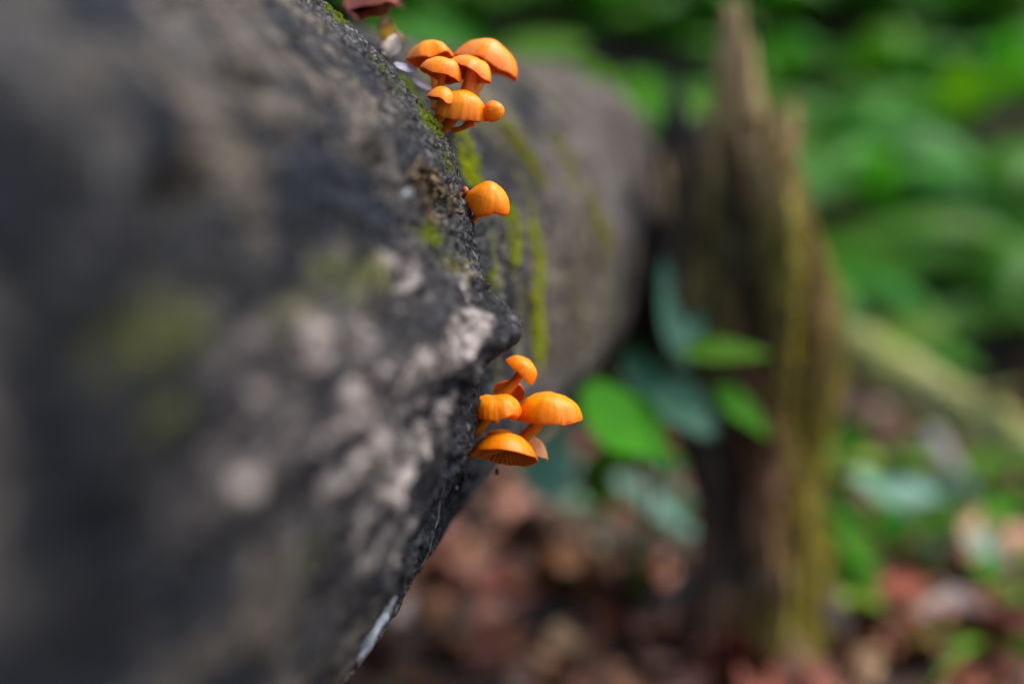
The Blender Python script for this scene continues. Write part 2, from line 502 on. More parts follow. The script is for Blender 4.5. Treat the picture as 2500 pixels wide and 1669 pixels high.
PALE = [(690, 880, 75), (720, 1060, 70), (620, 1130, 60), (820, 1010, 60), (900, 940, 60), (980, 860, 55), (1060, 780, 60), (1120, 850, 55),
        (950, 1200, 60), (930, 1330, 55), (1050, 1000, 50), (1060, 715, 40), (1100, 960, 40), (860, 870, 60), (1040, 1100, 45), (1180, 800, 40),
        (1000, 740, 60), (960, 640, 25), (1130, 700, 30), (990, 1080, 50), (880, 1110, 50)]
MOSS = [(390, 810, 70), (790, 660, 34), (880, 680, 55), (750, 1350, 30), (700, 760, 35), (1050, 570, 22), (1080, 640, 20), (930, 690, 30),
        (420, 1010, 30)]
HOLES = [(455, 455, 44, 0.030), (615, 190, 40, 0.013), (905, 365, 16, 0.006), (930, 390, 14, 0.005), (520, 700, 36, 0.006), (985, 880, 14, 0.005),
         (1120, 1140, 18, 0.007), (935, 1010, 14, 0.004), (800, 1170, 26, 0.006), (1025, 1130, 16, 0.005), (870, 1230, 20, 0.004)]

def log_surface(th, D):
    """displaced point grid (camera-aligned) and masks"""
    cx, cz = log_c(D)
    r = rbase(th, D)
    ex, ez = np.cos(th), np.sin(th)
    q = np.stack([cx + r * ex, D, cz + r * ez], -1)
    pale = np.zeros_like(D); moss = np.zeros_like(D); hole = np.zeros_like(D); hm = np.zeros_like(D)
    for a in PALE: pale = np.maximum(pale, blob(th, D, a[0], a[1], a[2] * 1.25))
    for a in MOSS: moss = np.maximum(moss, blob(th, D, a[0], a[1], a[2]))
    for a in HOLES:
        bl = blob(th, D, a[0], a[1], a[2], 2.0)
        hole = hole + a[3] * bl; hm = np.maximum(hm, bl ** 2)
    # crumbling recess just before the single mushroom
    rec = np.maximum(blob(th, D, 1066, 490, 40, 1.9), blob(th, D, 1030, 440, 30, 1.9))
    hole = hole + 0.0135 * smooth(0.30, 0.62, rec)
    wide = 0.0030 * fbm(q * (26, 13, 26), 3, 1) + 0.0013 * fbm(q * (90, 42, 90), 3, 4)
    fine = 0.00045 * fbm(q * (420, 300, 420), 3, 8) + 0.00032 * ridged(q * (260, 200, 260), 2, 6)
    edge = np.exp(-((D - 0.345) / 0.012) ** 2)
    wide = wide * (1 - 0.55 * edge)
    # ragged stringy burl wood, running slantwise
    ca, sa = math.cos(0.7), math.sin(0.7)
    u = th * 0.14; w = D * 0.5
    qb = np.stack([(u * ca + w * sa) * 55, (-u * sa + w * ca) * 150, r * 60], -1)
    warp = fbm(q * 60, 2, 21)[..., None] * 0.9
    burl = 0.0052 * ridged(qb + warp, 3, 31) + 0.0026 * fbm(q * (150, 90, 150), 3, 33) + 0.0008 * ridged(q * 420, 2, 37)
    pm = np.clip(pale * 1.3, 0, 1)
    near = np.exp(-((D - 0.342) / 0.03) ** 2)
    disp = wide + fine * (1 + 1.3 * near) + pm * burl - hole
    st = fbm(np.stack([(u * ca + w * sa) * 40, (-u * sa + w * ca) * 165, r * 20], -1) + warp * 0.8, 3, 41)
    pale = np.clip(pale * 1.7, 0, 1) * (0.04 + 0.96 * smooth(-0.20, 0.22, st))
    farp = smooth(0.39, 0.46, D) * smooth(-0.35, 0.35, fbm(q * (22, 14, 22), 4, 43))
    pale = np.maximum(pale, 0.30 * farp)
    crack = smooth(0.80, 0.97, 1 - np.abs(vnoise(np.stack([th * 15, D * 14, r * 3], -1) + warp * 0.5, 47)) * 1.6) * (1 - pm)
    disp = disp - 0.0016 * crack
    # pits in the black crust
    pit = smooth(0.38, 0.7, vnoise(q * (330, 240, 330), 51))
    disp = disp - 0.0014 * pit * (1 - pm)
    # broken far end frays
    disp = disp + 0.008 * smooth(0.78, 0.88, D) * fbm(q * (45, 10, 45), 2, 61)
    rot = smooth(0.2, 0.5, rec)
    crust_and_shade = np.clip(np.exp(-((D - 0.347) / 0.035) ** 2) * (1 - pm) * smooth(-0.75, -0.1, fbm(q * (35, 18, 35), 3, 71)) * smooth(R_(-14), R_(2), th) + hm * 0.9, 0, 1)  # crust along the edge, plus shade of depth painted into the holes
    # algae streaks hanging down the far stretch
    streak = smooth(0.05, 0.40, fbm(q * (30, 55, 8), 3, 81)) * smooth(0.38, 0.42, D) * smooth(0.80, 0.6, D) * smooth(R_(-35), R_(-5), th) * smooth(R_(75), R_(35), th)
    moss = np.maximum(moss, 0.8 * streak)
    p = np.stack([cx + (r + disp) * ex, D, cz + (r + disp) * ez], -1)
    return p, np.stack([pale, moss, crust_and_shade, smooth(0.40, 0.52, D) * smooth(-0.4, 0.3, fbm(q * (14, 9, 14), 3, 87))], -1)

LOG = thing('fallen_log', c2w([-0.15, 0.34, -0.14]), 'big grey weathered fallen log with a knobbly pale burl and orange mushrooms', 'log')
LOG_O = np.array(LOG.location)

def build_log():
    th = np.concatenate([np.radians(np.linspace(-180, -84, 34)), np.radians(np.linspace(-82, 82, 560)), np.radians(np.linspace(84, 178, 34))])
    D = np.concatenate([np.arange(-0.30, 0.10, 0.006), np.arange(0.10, 0.27, 0.0016), np.arange(0.27, 0.376, 0.00062), np.arange(0.376, 0.892, 0.0030)])
    T, DD = np.meshgrid(th, D)
    p, mask = log_surface(T, DD)
    # ragged far end: stretch the last rows by angle
    rag = 0.028 * fbm(np.stack([np.cos(T) * 4, np.sin(T) * 4, T * 0], -1), 3, 91)
    p[..., 1] += rag * smooth(0.82, 0.892, DD)
    # end faces
    rows, mrows = [p], [mask]
    for side, D0 in ((0, -0.30), (-1, 0.888)):
        base, bm = p[side], mask[side]
        cx, cz = log_c(D0)
        c = np.array([cx, D0, cz])
        ext, extm = [], []
        for k, s in enumerate((0.9, 0.7, 0.45, 0.2, 0.01)):
            ring = c + (base - c) * s
            ring[:, 1] += 0.012 * fbm(ring * 60, 2, 95 + k)
            ext.append(ring); extm.append(bm * [0.6, 0, 0, 1])
        if side == 0:
            rows.insert(0, np.array(ext[::-1])); mrows.insert(0, np.array(extm[::-1]))
        else:
            rows.append(np.array(ext)); mrows.append(np.array(extm))
    V = c2w(np.concatenate(rows)) - LOG_O
    me = grid_mesh('trunk', V[:, ::-1], True, np.concatenate(mrows)[:, ::-1].reshape(-1, 4))
    add('trunk', me, M['log'], LOG)
build_log()

def surf(px, py, dmin=0.05, lift=0.0):
    """displaced log surface point under a sight line: camera-aligned point and outward normal"""
    d, t = hit(px, py, dmin)
    return surf_td(t, d, lift)

def surf_td(t, d, lift=0.0):
    e = 0.0015
    g = np.array([[t, t + e / 0.14, t], ]), np.array([[d, d, d + e], ])
    p, _ = log_surface(*g)
    p = p[0]
    n = np.cross(p[1] - p[0], p[2] - p[0])
    n /= np.linalg.norm(n)
    rad = np.array([math.cos(t), 0, math.sin(t)])
    if n @ rad < 0: n = -n
    return p[0] + n * lift, n

# ---- moss cushions on the log: many tiny leaves
def moss_part(path, width, count, size, mat, dmin=0.05, name='moss', stretchD=0.004):
    """path of pixels on the log; leaves scattered about it"""
    td = [hit(x, y, dmin) for x, y in path]
    seg = len(td) - 1
    vs, fs = [], []
    ts, ds, ks = [], [], []
    for k in range(count):
        u = rng.random() * seg
        i = min(int(u), seg - 1); f = u - i
        d = td[i][0] * (1 - f) + td[i + 1][0] * f + rng.normal() * stretchD
        t = td[i][1] * (1 - f) + td[i + 1][1] * f + rng.normal() * width / 0.14
        if vnoise(np.array([t * 60, d * 400, 3.1]), 7) < -0.25: continue
        ts.append(t); ds.append(d)
    ts, ds = np.array(ts), np.array(ds)
    e = 0.0015
    p0, _ = log_surface(ts, ds); p1, _ = log_surface(ts + e / 0.14, ds); p2, _ = log_surface(ts, ds + e)
    nn = np.cross(p1 - p0, p2 - p0); nn /= np.linalg.norm(nn, axis=1)[:, None]
    rad = np.stack([np.cos(ts), 0 * ts, np.sin(ts)], -1)
    nn *= np.sign((nn * rad).sum(1))[:, None]
    for p, n in zip(p0, nn):
        s = size * (0.6 + 0.8 * rng.random())
        dirv = n + rng.normal(size=3) * 0.55; dirv /= np.linalg.norm(dirv)
        side = np.cross(dirv, rng.normal(size=3)); side /= np.linalg.norm(side) + 1e-9
        h = s * (0.4 + 1.0 * max(0, vnoise(p * 500, 12) * 0.5 + 0.5))
        b = p - n * 0.0003 + n * size * 1.3 * max(0, vnoise(p * 420, 14)) * rng.random()
        j = len(vs)
        vs += [b - side * s * 0.25, b + side * s * 0.25, b + dirv * h * 0.6 + side * s * 0.30, b + dirv * h, b + dirv * h * 0.6 - side * s * 0.30]
        fs += [(j, j + 1, j + 2, j + 3, j + 4)]
    if not vs: return
    me = mesh_from(name, c2w(np.array(vs)) - LOG_O, fs, False)
    o = add(name, me, mat, LOG)
    o['kind'] = 'stuff'
    return o

moss_part([(990, 188), (1008, 215), (1028, 245), (1050, 280), (1075, 320)], 0.0014, 9000, 0.0008, M['moss'])
moss_part([(1030, 262), (1055, 300), (1075, 335)], 0.0008, 2600, 0.0006, M['moss'])
moss_part([(905, 130), (960, 195), (1000, 240)], 0.0006, 1100, 0.0005, M['moss'])
moss_part([(820, 0), (850, 22), (875, 45)], 0.0009, 1600, 0.0008, M['moss'])
moss_part([(1083, 365), (1093, 395), (1100, 420)], 0.0006, 700, 0.0005, M['moss'])
moss_part([(1045, 545), (1055, 580), (1060, 600)], 0.0009, 420, 0.001, M['moss'])
moss_part([(1100, 640), (1110, 680)], 0.0012, 300, 0.0009, M['moss_olive'])
moss_part([(1135, 335), (1150, 400), (1165, 450)], 0.0030, 2600, 0.0014, M['moss_far'], 0.362)
moss_part([(1245, 510), (1255, 560), (1262, 640)], 0.0020, 1800, 0.0014, M['moss_far'], 0.362)
moss_part([(1300, 560), (1318, 640), (1312, 720), (1320, 800), (1318, 880)], 0.0036, 4600, 0.0018, M['moss_far'], 0.362)
moss_part([(1195, 660), (1198, 700)], 0.0009, 260, 0.001, M['moss'], 0.362)
moss_part([(1235, 310), (1270, 370), (1310, 430)], 0.0042, 2000, 0.0022, M['moss_olive'], 0.362)
moss_part([(1440, 480), (1470, 560), (1480, 600)], 0.0042, 900, 0.0022, M['moss_olive'], 0.362)
moss_part([(1340, 330), (1390, 380), (1400, 450)], 0.003, 600, 0.002, M['moss_olive'], 0.362)

# ---- crumbled wood in the recess
def crumbs(px, py, count, sw, sd, mat):
    vs, fs = [], []
    d0, t0 = hit(px, py)
    for k in range(count):
        t = t0 + rng.normal() * sw / 0.14; d = d0 + rng.normal() * sd
        p, n = surf_td(t, d)
        s = 0.0003 + 0.0010 * rng.random() ** 2.5
        ax = rng.normal(size=3); ax[1] *= 1.2; ax /= np.linalg.norm(ax)
        b1 = np.cross(ax, n); b1 /= np.linalg.norm(b1) + 1e-9
        b2 = np.cross(ax, b1)
        L = s * (1 + 1.6 * rng.random())
        c = p + n * s * 0.4
        j = len(vs)
        for sg in (-1, 1):
            for k4 in range(4):
                a = k4 * math.pi / 2 + rng.random() * 0.6
                rr = s * (0.45 + 0.5 * rng.random())
                vs.append(c + ax * L * sg * (0.7 + 0.5 * rng.random()) + (b1 * math.cos(a) + b2 * math.sin(a)) * rr)
        fs += [(j, j + 1, j + 2, j + 3), (j + 4, j + 7, j + 6, j + 5)] + [(j + i, j + 4 + i, j + 4 + (i + 1) % 4, j + (i + 1) % 4) for i in range(4)]
    o = add('crumbled_wood', mesh_from('crumbled_wood', c2w(np.array(vs)) - LOG_O, fs, False), M[mat], LOG)
    o['kind'] = 'stuff'
crumbs(1066, 490, 480, 0.0033, 0.0075, 'crumb')
crumbs(1030, 440, 200, 0.0026, 0.0060, 'crumb')
crumbs(1085, 318, 90, 0.0022, 0.0030, 'crumb_dark')

# ---- lichen crusts: thin irregular sheets just proud of the wood
def lichen(px, py, rpx, stretch, mat, dmin=0.05, name='lichen_patch'):
    d0, t0 = hit(px, py, dmin)
    s = rpx * d0 / FPX
    n, m = 13, 36
    rho = np.linspace(0.02, 1, n)[:, None]; ph = np.linspace(0, 2 * math.pi, m, endpoint=False)[None]
    wob = 1 + 0.45 * fbm(np.stack([np.cos(ph) * 2.2, np.sin(ph) * 2.2, 0 * ph + px], -1), 3, 5)
    T = t0 + rho * wob * np.sin(ph) * s / 0.14
    D = d0 + rho * wob * np.cos(ph) * s * stretch
    p, _ = log_surface(T, D)
    lift = 0.0005 * (1 - rho ** 6) + 0.0005 * np.abs(fbm(p * 400, 2, 3)) - 0.0003 * rho ** 8
    p[..., 0] += np.cos(T) * lift; p[..., 2] += np.sin(T) * lift
    add(name, grid_mesh(name, (c2w(p) - LOG_O)[:, ::-1], True), mat, LOG)
lichen(912, 1525, 52, 1.6, M['lichen_white'])
lichen(885, 1585, 32, 1.4, M['lichen_white'])
lichen(950, 1465, 24, 1.6, M['lichen'])
lichen(995, 470, 13, 2.4, M['lichen'])

# ---- fine pale silk line hanging on the lower edge
def tube(name, pts, rad, mat, parent=None, seg=8, origin=None, cap=True):
    pts = np.asarray(pts, float); n = len(pts)
    rad = np.broadcast_to(np.asarray(rad, float), (n,))
    tan = np.gradient(pts, axis=0); tan /= np.linalg.norm(tan, axis=1)[:, None] + 1e-12
    up = np.array([0, 0, 1.0]) if abs(tan[0][2]) < 0.9 else np.array([1.0, 0, 0])
    rows = []
    for i in range(n):
        a = np.cross(tan[i], up); a /= np.linalg.norm(a); b = np.cross(tan[i], a); up = -b if False else up
        ph = np.linspace(0, 2 * math.pi, seg, endpoint=False)[:, None]
        rows.append(pts[i] + rad[i] * (np.cos(ph) * a + np.sin(ph) * b))
    if cap:
        rows.insert(0, np.repeat(pts[:1], seg, 0)); rows.append(np.repeat(pts[-1:], seg, 0))
    V = np.array(rows)
    if origin is not None: V = V - np.asarray(origin)
    me = grid_mesh(name, V, True)
    return add(name, me, mat, parent) if mat is not None else me

sp = []
for (x, y) in [(1092, 1190), (1082, 1225), (1070, 1265), (1055, 1305), (1040, 1340), (1022, 1385), (1005, 1420)]:
    p, n = surf(x, y)
    sp.append(c2w(p + n * 0.0006))
tube('silk_thread', sp, [0.0001, 0.0002, 0.0003, 0.0002, 0.0003, 0.0002, 0.0001], M['lichen'], LOG, 6, LOG_O)

# ------------------------------------------------------------------ mushrooms
def basis(axis):
    a = np.array(axis, float); a /= np.linalg.norm(a)
    e1 = np.array([1.0, 0, 0]) - a * a[0]
    if np.linalg.norm(e1) < 0.2: e1 = np.array([0, 1.0, 0]) - a * a[1]
    e1 /= np.linalg.norm(e1)
    return e1, np.cross(a, e1), a

MUSH_GROUPS = {'top': 'orange mushrooms in the upper cluster on the log', 'low': 'orange mushrooms in the lower cluster under the burl'}

def mushroom(label, rim, D, R, h, axis, n=2.0, base=None, bd=None, stem_r=9, stem_r2=None, roll=0.018, curl=None, wav=0.05, umbo=0.0,
             seed=0, group=None, mat='cap', gill=0.55, stem=True, ragged=0.02, bend=0.25):
    """rim: photo pixel of the rim-plane centre at depth D; R, h in photo pixels there; axis: apex direction (right, away, up)"""
    k = D / FPX
    R_m, h_m = R * k, h * k
    e1, e2, e3 = basis(axis)
    c = cpt(rim[0], rim[1], D)
    if base is None: base = (rim[0] - 10, rim[1] + 40)
    bd = bd or D
    b = cpt(base[0], base[1], bd)
    bw = c2w(b)
    root = thing('mushroom', bw, label, 'mushroom', MUSH_GROUPS.get(group))
    seg = 96
    ph = np.linspace(0, 2 * math.pi, seg, endpoint=False)
    r_ = np.random.default_rng(100 + seed)
    phases = r_.random(6) * 6.28
    amps = r_.normal(size=6) * np.array([1, 0.8, 0.5, 0.35, 0.25, 0.2])
    wavz = sum(a * np.cos((i + 2) * ph + p) for i, (a, p) in enumerate(zip(amps, phases)))
    wavr = sum(a * np.cos((i + 1) * ph + p * 2) for i, (a, p) in enumerate(zip(amps[::-1], phases)))
    fr = ragged * vnoise(np.stack([np.cos(ph) * 9, np.sin(ph) * 9, ph * 0 + seed], -1), 3) + 0.5 * ragged * vnoise(np.stack([np.cos(ph) * 26, np.sin(ph) * 26, ph * 0 + seed], -1), 4)
    rows, mk = [], []
    for u in np.concatenate([[0.004], np.linspace(0.05, 1, 20)]):
        a = u * math.pi / 2
        r = R_m * math.sin(a) ** (2 / n)
        z = h_m * math.cos(a) ** (2 / n) if u < 1 else 0
        z += umbo * h_m * math.exp(-(u / 0.28) ** 2)
        rr = r * (0.96 + 0.07 * u ** 7 + wav * 0.5 * wavr * u ** 2 + fr * u ** 4)
        zz = z + h_m * wav * wavz * u ** 3 + 0.003 * R_m * u ** 4 * np.cos(ph * 37 + 1.5 * np.sin(ph * 5)) * (0.6 + 0.4 * np.cos(ph * 3 + seed))
        xr, yr = np.cos(ph) * r / R_m, np.sin(ph) * r / R_m
        lump = 0.030 * R_m * fbm(np.stack([xr * 4.5, yr * 4.5, 0 * ph + seed * 1.7], -1), 3, 19) + 0.075 * R_m * vnoise(np.stack([np.cos(ph) * r / R_m * 1.7, np.sin(ph) * r / R_m * 1.7, 0 * ph + seed * 3.3], -1), 9)
        rows.append((rr[:, None] * (np.cos(ph)[:, None] * e1 + np.sin(ph)[:, None] * e2)) + (zz + lump)[:, None] * e3)
        mk.append(np.stack([np.full(seg, u), 0.5 + 0.5 * fbm(np.stack([np.cos(ph) * 9, np.sin(ph) * 9, 0 * ph + u * 1.2 + seed], -1), 3, 23), ph * 0, ph * 0 + 1], -1))
    last = rows[-1]
    radial = np.cos(ph)[:, None] * e1 + np.sin(ph)[:, None] * e2
    # inrolled margin: wider where curl=(angle, radius px, turn)
    ri = np.full(seg, roll * h_m); turn = np.full(seg, 0.8 * math.pi)
    if curl:
        w = np.exp(-(((ph - curl[0] + math.pi) % (2 * math.pi) - math.pi) / curl[3]) ** 2)
        ri = ri + w * curl[1] * k; turn = turn + w * (curl[2] - 0.8 * math.pi)
    for s in np.linspace(0.1, 1, 9):
        e = turn * s
        rows.append(last - radial * (ri * (1 - np.cos(e)))[:, None] - e3 * (ri * np.sin(e))[:, None])
        mk.append(np.stack([np.full(seg, 1.0), ph * 0 + 0.5, ph * 0, ph * 0 + 1], -1))
    rimrow = rows[-1]
    V = c2w(c + np.array(rows)) - bw
    cap_o = add('cap', grid_mesh('cap', V, True, np.array(mk).reshape(-1, 4)), M[mat], root)
    # gills: corrugated underside from the inner rim to the stem top
    sg = 240
    ph2 = np.linspace(0, 2 * math.pi, sg, endpoint=False)
    rim_i = np.stack([np.interp(ph2, np.append(ph, 2 * math.pi), np.append(rimrow[:, i], rimrow[0, i])) for i in range(3)], -1)
    stem_k = (stem_r if stem_r2 is None else stem_r2) * k
    top_c = e3 * (h_m * gill)
    rad2 = np.cos(ph2)[:, None] * e1 + np.sin(ph2)[:, None] * e2
    inner = top_c + rad2 * stem_k * 0.7
    gr = []
    for s in np.linspace(0, 1, 9):
        q = rim_i * (1 - s) + inner * s
        arch = h_m * 0.22 * math.sin(math.pi * s)
        corr = np.where(np.arange(sg) % 6 < 3, 1.0, -1.0) * R_m * 0.05 * math.sin(math.pi * min(1, s * 1.3 + 0.05))
        gr.append(q + e3 * (arch * 0.5 + corr)[:, None])
    add('gills', grid_mesh('gills', (c2w(c + np.array(gr)) - bw), True), M['gills'], root)
    # stem
    if stem:
        t = np.linspace(0, 1, 14)[:, None]
        top = c + top_c
        ctrl = (b + top) / 2 + e3 * 0 + np.array([0.0, 0, -1.0]) * np.linalg.norm(top - b) * bend * 0.4 + np.array([1.0, 0, 0]) * np.linalg.norm(top - b) * bend * 0.25
        pts = (1 - t) ** 2 * b + 2 * t * (1 - t) * ctrl + t ** 2 * top
        rr = np.linspace(stem_r, stem_r if stem_r2 is None else stem_r2, 14) * k * (1 + 0.06 * np.sin(np.linspace(0, 7, 14) + seed))
        tube('stem', c2w(pts) - bw, rr, M['stem'], root, 16)
    return root

# upper cluster
mushroom('pale domed orange mushroom at the back of the upper cluster, beside the grey bracket', (1052, 147), 0.366, 56, 45, (-0.12, 0.02, 1), 2.0, (1062, 262), 0.368, 9, seed=1, group='top')
mushroom('largest glossy orange mushroom crowning the upper cluster with a white shine', (1186, 163), 0.370, 79, 64, (0.36, -0.10, 0.93), 2.1, (1118, 275), 0.366, 15, seed=2, group='top', wav=0.03, mat='cap_wet')
mushroom('bell shaped orange mushroom on a thin stem in the upper cluster', (1074, 187), 0.352, 52, 48, (0.33, -0.06, 0.94), 2.2, (1058, 268), 0.356, 8, seed=3, group='top', wav=0.04)
mushroom('orange mushroom with the thickest stem in the upper cluster', (1147, 181), 0.357, 55, 43, (0.42, 0.06, 0.9), 2.0, (1122, 262), 0.360, 19, 15, seed=4, group='top')
mushroom('small pointed orange mushroom at the foot of the upper cluster, beside the moss', (1077, 246), 0.346, 37, 35, (0.32, -0.10, 0.94), 1.7, (1066, 296), 0.352, 12, seed=5, group='top')
mushroom('broad ragged edged orange mushroom lowest in the upper cluster', (1124, 283), 0.351, 62, 62, (0.20, -0.30, 0.93), 2.4, (1080, 312), 0.358, 14, seed=6, group='top', ragged=0.07, wav=0.04)
mushroom('round orange button mushroom on the side of the broad ragged one', (1200, 272), 0.349, 25, 31, (0.85, -0.35, -0.1), 2.3, (1150, 290), 0.357, 9, roll=0.45, seed=7, group='top', wav=0.02)
mushroom('tiny orange mushroom peeping out beneath the broad ragged one', (1146, 308), 0.3535, 17, 13, (0.3, -0.3, 0.9), 2.0, (1105, 318), 0.358, 7, seed=8, group='top')
# single one
mushroom('lone orange mushroom with a humped speckled cap, halfway between the two clusters', (1188, 503), 0.347, 55, 56, (0.16, -0.48, 0.87), 2.2, (1146, 545), 0.353, 9, 9, seed=10, umbo=0.10, wav=0.05, roll=0.12)
# lower cluster
mushroom('orange mushroom tipped on its side at the top of the lower cluster', (1268, 908), 0.353, 43, 37, (0.70, -0.10, 0.70), 2.7, (1196, 985), 0.354, 14, 11, seed=11, group='low', wav=0.03)
mushroom('small orange mushroom tipped back to bare its gills in the lower cluster', (1243, 958), 0.363, 38, 20, (0.10, 0.72, 0.68), 2.0, (1205, 1030), 0.362, 10, seed=12, group='low', gill=0.4)
mushroom('orange mushroom with one margin rolled under, against the burl', (1211, 1011), 0.347, 61, 47, (-0.06, -0.05, 1), 2.6, (1150, 1060), 0.352, 14, seed=13, group='low', curl=(0.0, 20, 1.5 * math.pi, 0.75), wav=0.02)
mushroom('widest flat topped orange mushroom jutting out from the lower cluster', (1339, 1020), 0.353, 80, 60, (0.06, -0.10, 0.99), 2.5, (1215, 1098), 0.356, 14, 17, seed=14, group='low', wav=0.035, bend=0.5)
mushroom('large domed orange mushroom lowest in the lower cluster with dark gills showing', (1231, 1116), 0.346, 81, 60, (0.11, 0.31, 0.95), 2.0, (1112, 1105), 0.356, 13, seed=15, group='low', wav=0.03)
mushroom('pale peach orange mushroom behind the lowest domed one', (1294, 1094), 0.361, 52, 34, (0.52, -0.05, 0.85), 1.6, (1205, 1115), 0.358, 11, seed=16, group='low', mat='cap_pale')
mushroom('half hidden orange mushroom squeezed above the lowest domed one', (1222, 1062), 0.357, 36, 14, (0.05, 0.05, 1), 2.0, (1175, 1110), 0.356, 9, seed=17, group='low')

def bud():
    b = cpt(1150, 492, 0.352)
    root = thing('mushroom_bud', c2w(b), 'tiny brown red mushroom bud hooked beside the lone orange mushroom', 'mushroom bud')
    pts = [cpt(x, y, d) for x, y, d in ((1150, 492, 0.352), (1142, 484, 0.348), (1134, 476, 0.346), (1128, 472, 0.345))]
    tube('stem', c2w(np.array(pts)) - c2w(b), np.array([3.5, 4.5, 5, 4.5]) * 0.345 / FPX, M['bud'], root, 10)
    # hooked head
    n, m = 12, 24
    u = np.linspace(0.02, math.pi - 0.02, n)[:, None]; ph = np.linspace(0, 2 * math.pi, m, endpoint=False)[None]
    c = cpt(1136, 467, 0.3455); k = 0.345 / FPX
    V = np.stack([c[0] + k * 9 * np.sin(u) * np.cos(ph), c[1] + k * 8 * np.sin(u) * np.sin(ph) + 0 * u, c[2] + k * 11 * np.cos(u) + 0 * ph - k * 3 * np.sin(u) * np.cos(ph)], -1)
    V = V + (0.00025 * fbm(V * 900, 2, 3))[..., None]
    add('cap', grid_mesh('cap', c2w(V) - c2w(b), True), M['bud'], root)
    hk = [cpt(x, y, 0.345) for x, y in ((1130, 474), (1124, 472), (1119, 467), (1116, 462))]
    tube('hooked_tip', c2w(np.array(hk)) - c2w(b), np.array([4, 3, 2, 0.7]) * k, M['bud'], root, 8)
bud()

# ---- gnats
def gnat(px, py, D, scale, label, up=(0, 0, 1)):
    o = c2w(cpt(px, py, D))
    root = thing('gnat', o, label, 'insect')
    k = D / FPX * scale
    def ell(name, c, r, mat):
        u = np.linspace(0.03, math.pi - 0.03, 8)[:, None]; ph = np.linspace(0, 2 * math.pi, 12, endpoint=False)[None]
        V = np.stack([c[0] + r[0] * np.sin(u) * np.cos(ph), c[1] + r[1] * np.sin(u) * np.sin(ph), c[2] + r[2] * np.cos(u) + 0 * ph], -1) * k
        add(name, grid_mesh(name, v2w(V), True), M[mat], root)
    ell('abdomen', (2, 0, -9), (2.6, 2.6, 7), 'insect')
    ell('thorax', (0, 0, 0), (3.6, 3.4, 4.2), 'insect')
    ell('head', (-1, -1, 5), (2.2, 2.2, 2.0), 'insect')
    for s in (-1, 1):
        w = np.array([(0, 1, 1), (s * 4, 2, -4), (s * 6, 2.5, -12), (s * 3, 2.5, -15), (s * 0.8, 2, -8)]) * k
        w2 = w + np.array([0, 0.25, 0]) * k
        f = [(0, 1, 2, 3, 4), (9, 8, 7, 6, 5)] + [(i, 5 + i, 5 + (i + 1) % 5, (i + 1) % 5) for i in range(5)]
        add('wing', mesh_from('wing', v2w(np.concatenate([w, w2])), f, False), M['wing'], root)
        for j, (dx, dz) in enumerate(((7, 7), (9, 0), (7, -8))):
            pts = np.array([(s * 2, -1, 1 - j), (s * dx * 0.7, -3, dz * 0.6 + 2), (s * dx, -1, dz - 3)]) * k
            tube('leg', v2w(pts), 0.45 * k, M['insect'], root, 5)
gnat(1213, 1147, 0.3425, 0.8, 'small dark gnat clinging beneath the lowest mushroom cap')
gnat(1279, 957, 0.3475, 0.5, 'tiny brown gnat on the edge of the widest flat topped mushroom')

# ------------------------------------------------------------------ leaf meshes
def leaf_grid(L, W, curl=0.2, fold=0.3, nl=9, nw=5, shape=1.0, seed=0, wave=0.0):
    """leaf lying along +X from the origin, upper side +Z, ovate"""
    t = np.linspace(0, 1, nl)
    w = np.sin(np.pi * t ** (0.75 * shape)) ** 0.9 * W / 2
    w[0] = W * 0.02; w[-1] = W * 0.005
    s = np.linspace(-1, 1, nw)
    T, S = np.meshgrid(t, s, indexing='ij')
    Wd = w[:, None] * S
    X = T * L
    Z = fold * np.abs(Wd) + wave * W * vnoise(np.stack([T * 3, S * 2, T * 0 + seed], -1), 2) * np.abs(S)
    ang = curl * T * 1.6
    X2 = np.where(abs(curl) > 1e-4, np.sin(ang) * L / (curl * 1.6 + 1e-9), X)
    Z2 = -(1 - np.cos(ang)) * L / (curl * 1.6 + 1e-9) + Z
    return np.stack([X2, Wd, Z2], -1)

def leaf_mesh(name, *a, **kw):
    thick = kw.pop('thick', 0.0004)
    V = leaf_grid(*a, **kw)
    n, m = V.shape[:2]
    top = V.reshape(-1, 3); bot = top - [0, 0, thick]
    idx = np.arange(n * m).reshape(n, m)
    q = np.stack([idx[:-1, :-1], idx[1:, :-1], idx[1:, 1:], idx[:-1, 1:]], -1).reshape(-1, 4)
    qb = q[:, ::-1] + n * m
    ring = np.concatenate([idx[0, :], idx[1:, -1], idx[-1, -2::-1], idx[-2:0:-1, 0]])
    nx = np.roll(ring, -1)
    qs = np.stack([ring, ring + n * m, nx + n * m, nx], -1)[:, ::-1]
    return quads_mesh(name, np.concatenate([top, bot]), np.concatenate([q, qb, qs[:, ::-1]]))

def orient(o, base, direction, normal, roll=0):
    x = Vector(direction).normalized()
    z = Vector(normal); z = (z - x * z.dot(x)).normalized()
    y = z.cross(x)
    m = Matrix((x, y, z)).transposed().to_4x4()
    if roll: m = m @ Matrix.Rotation(roll, 4, 'X')
    m.translation = Vector(base)
    return m

def set_world(o, parent, m):
    o.parent = parent
    o.matrix_local = Matrix.Translation(-Vector(parent.location)) @ m if parent is not None else m

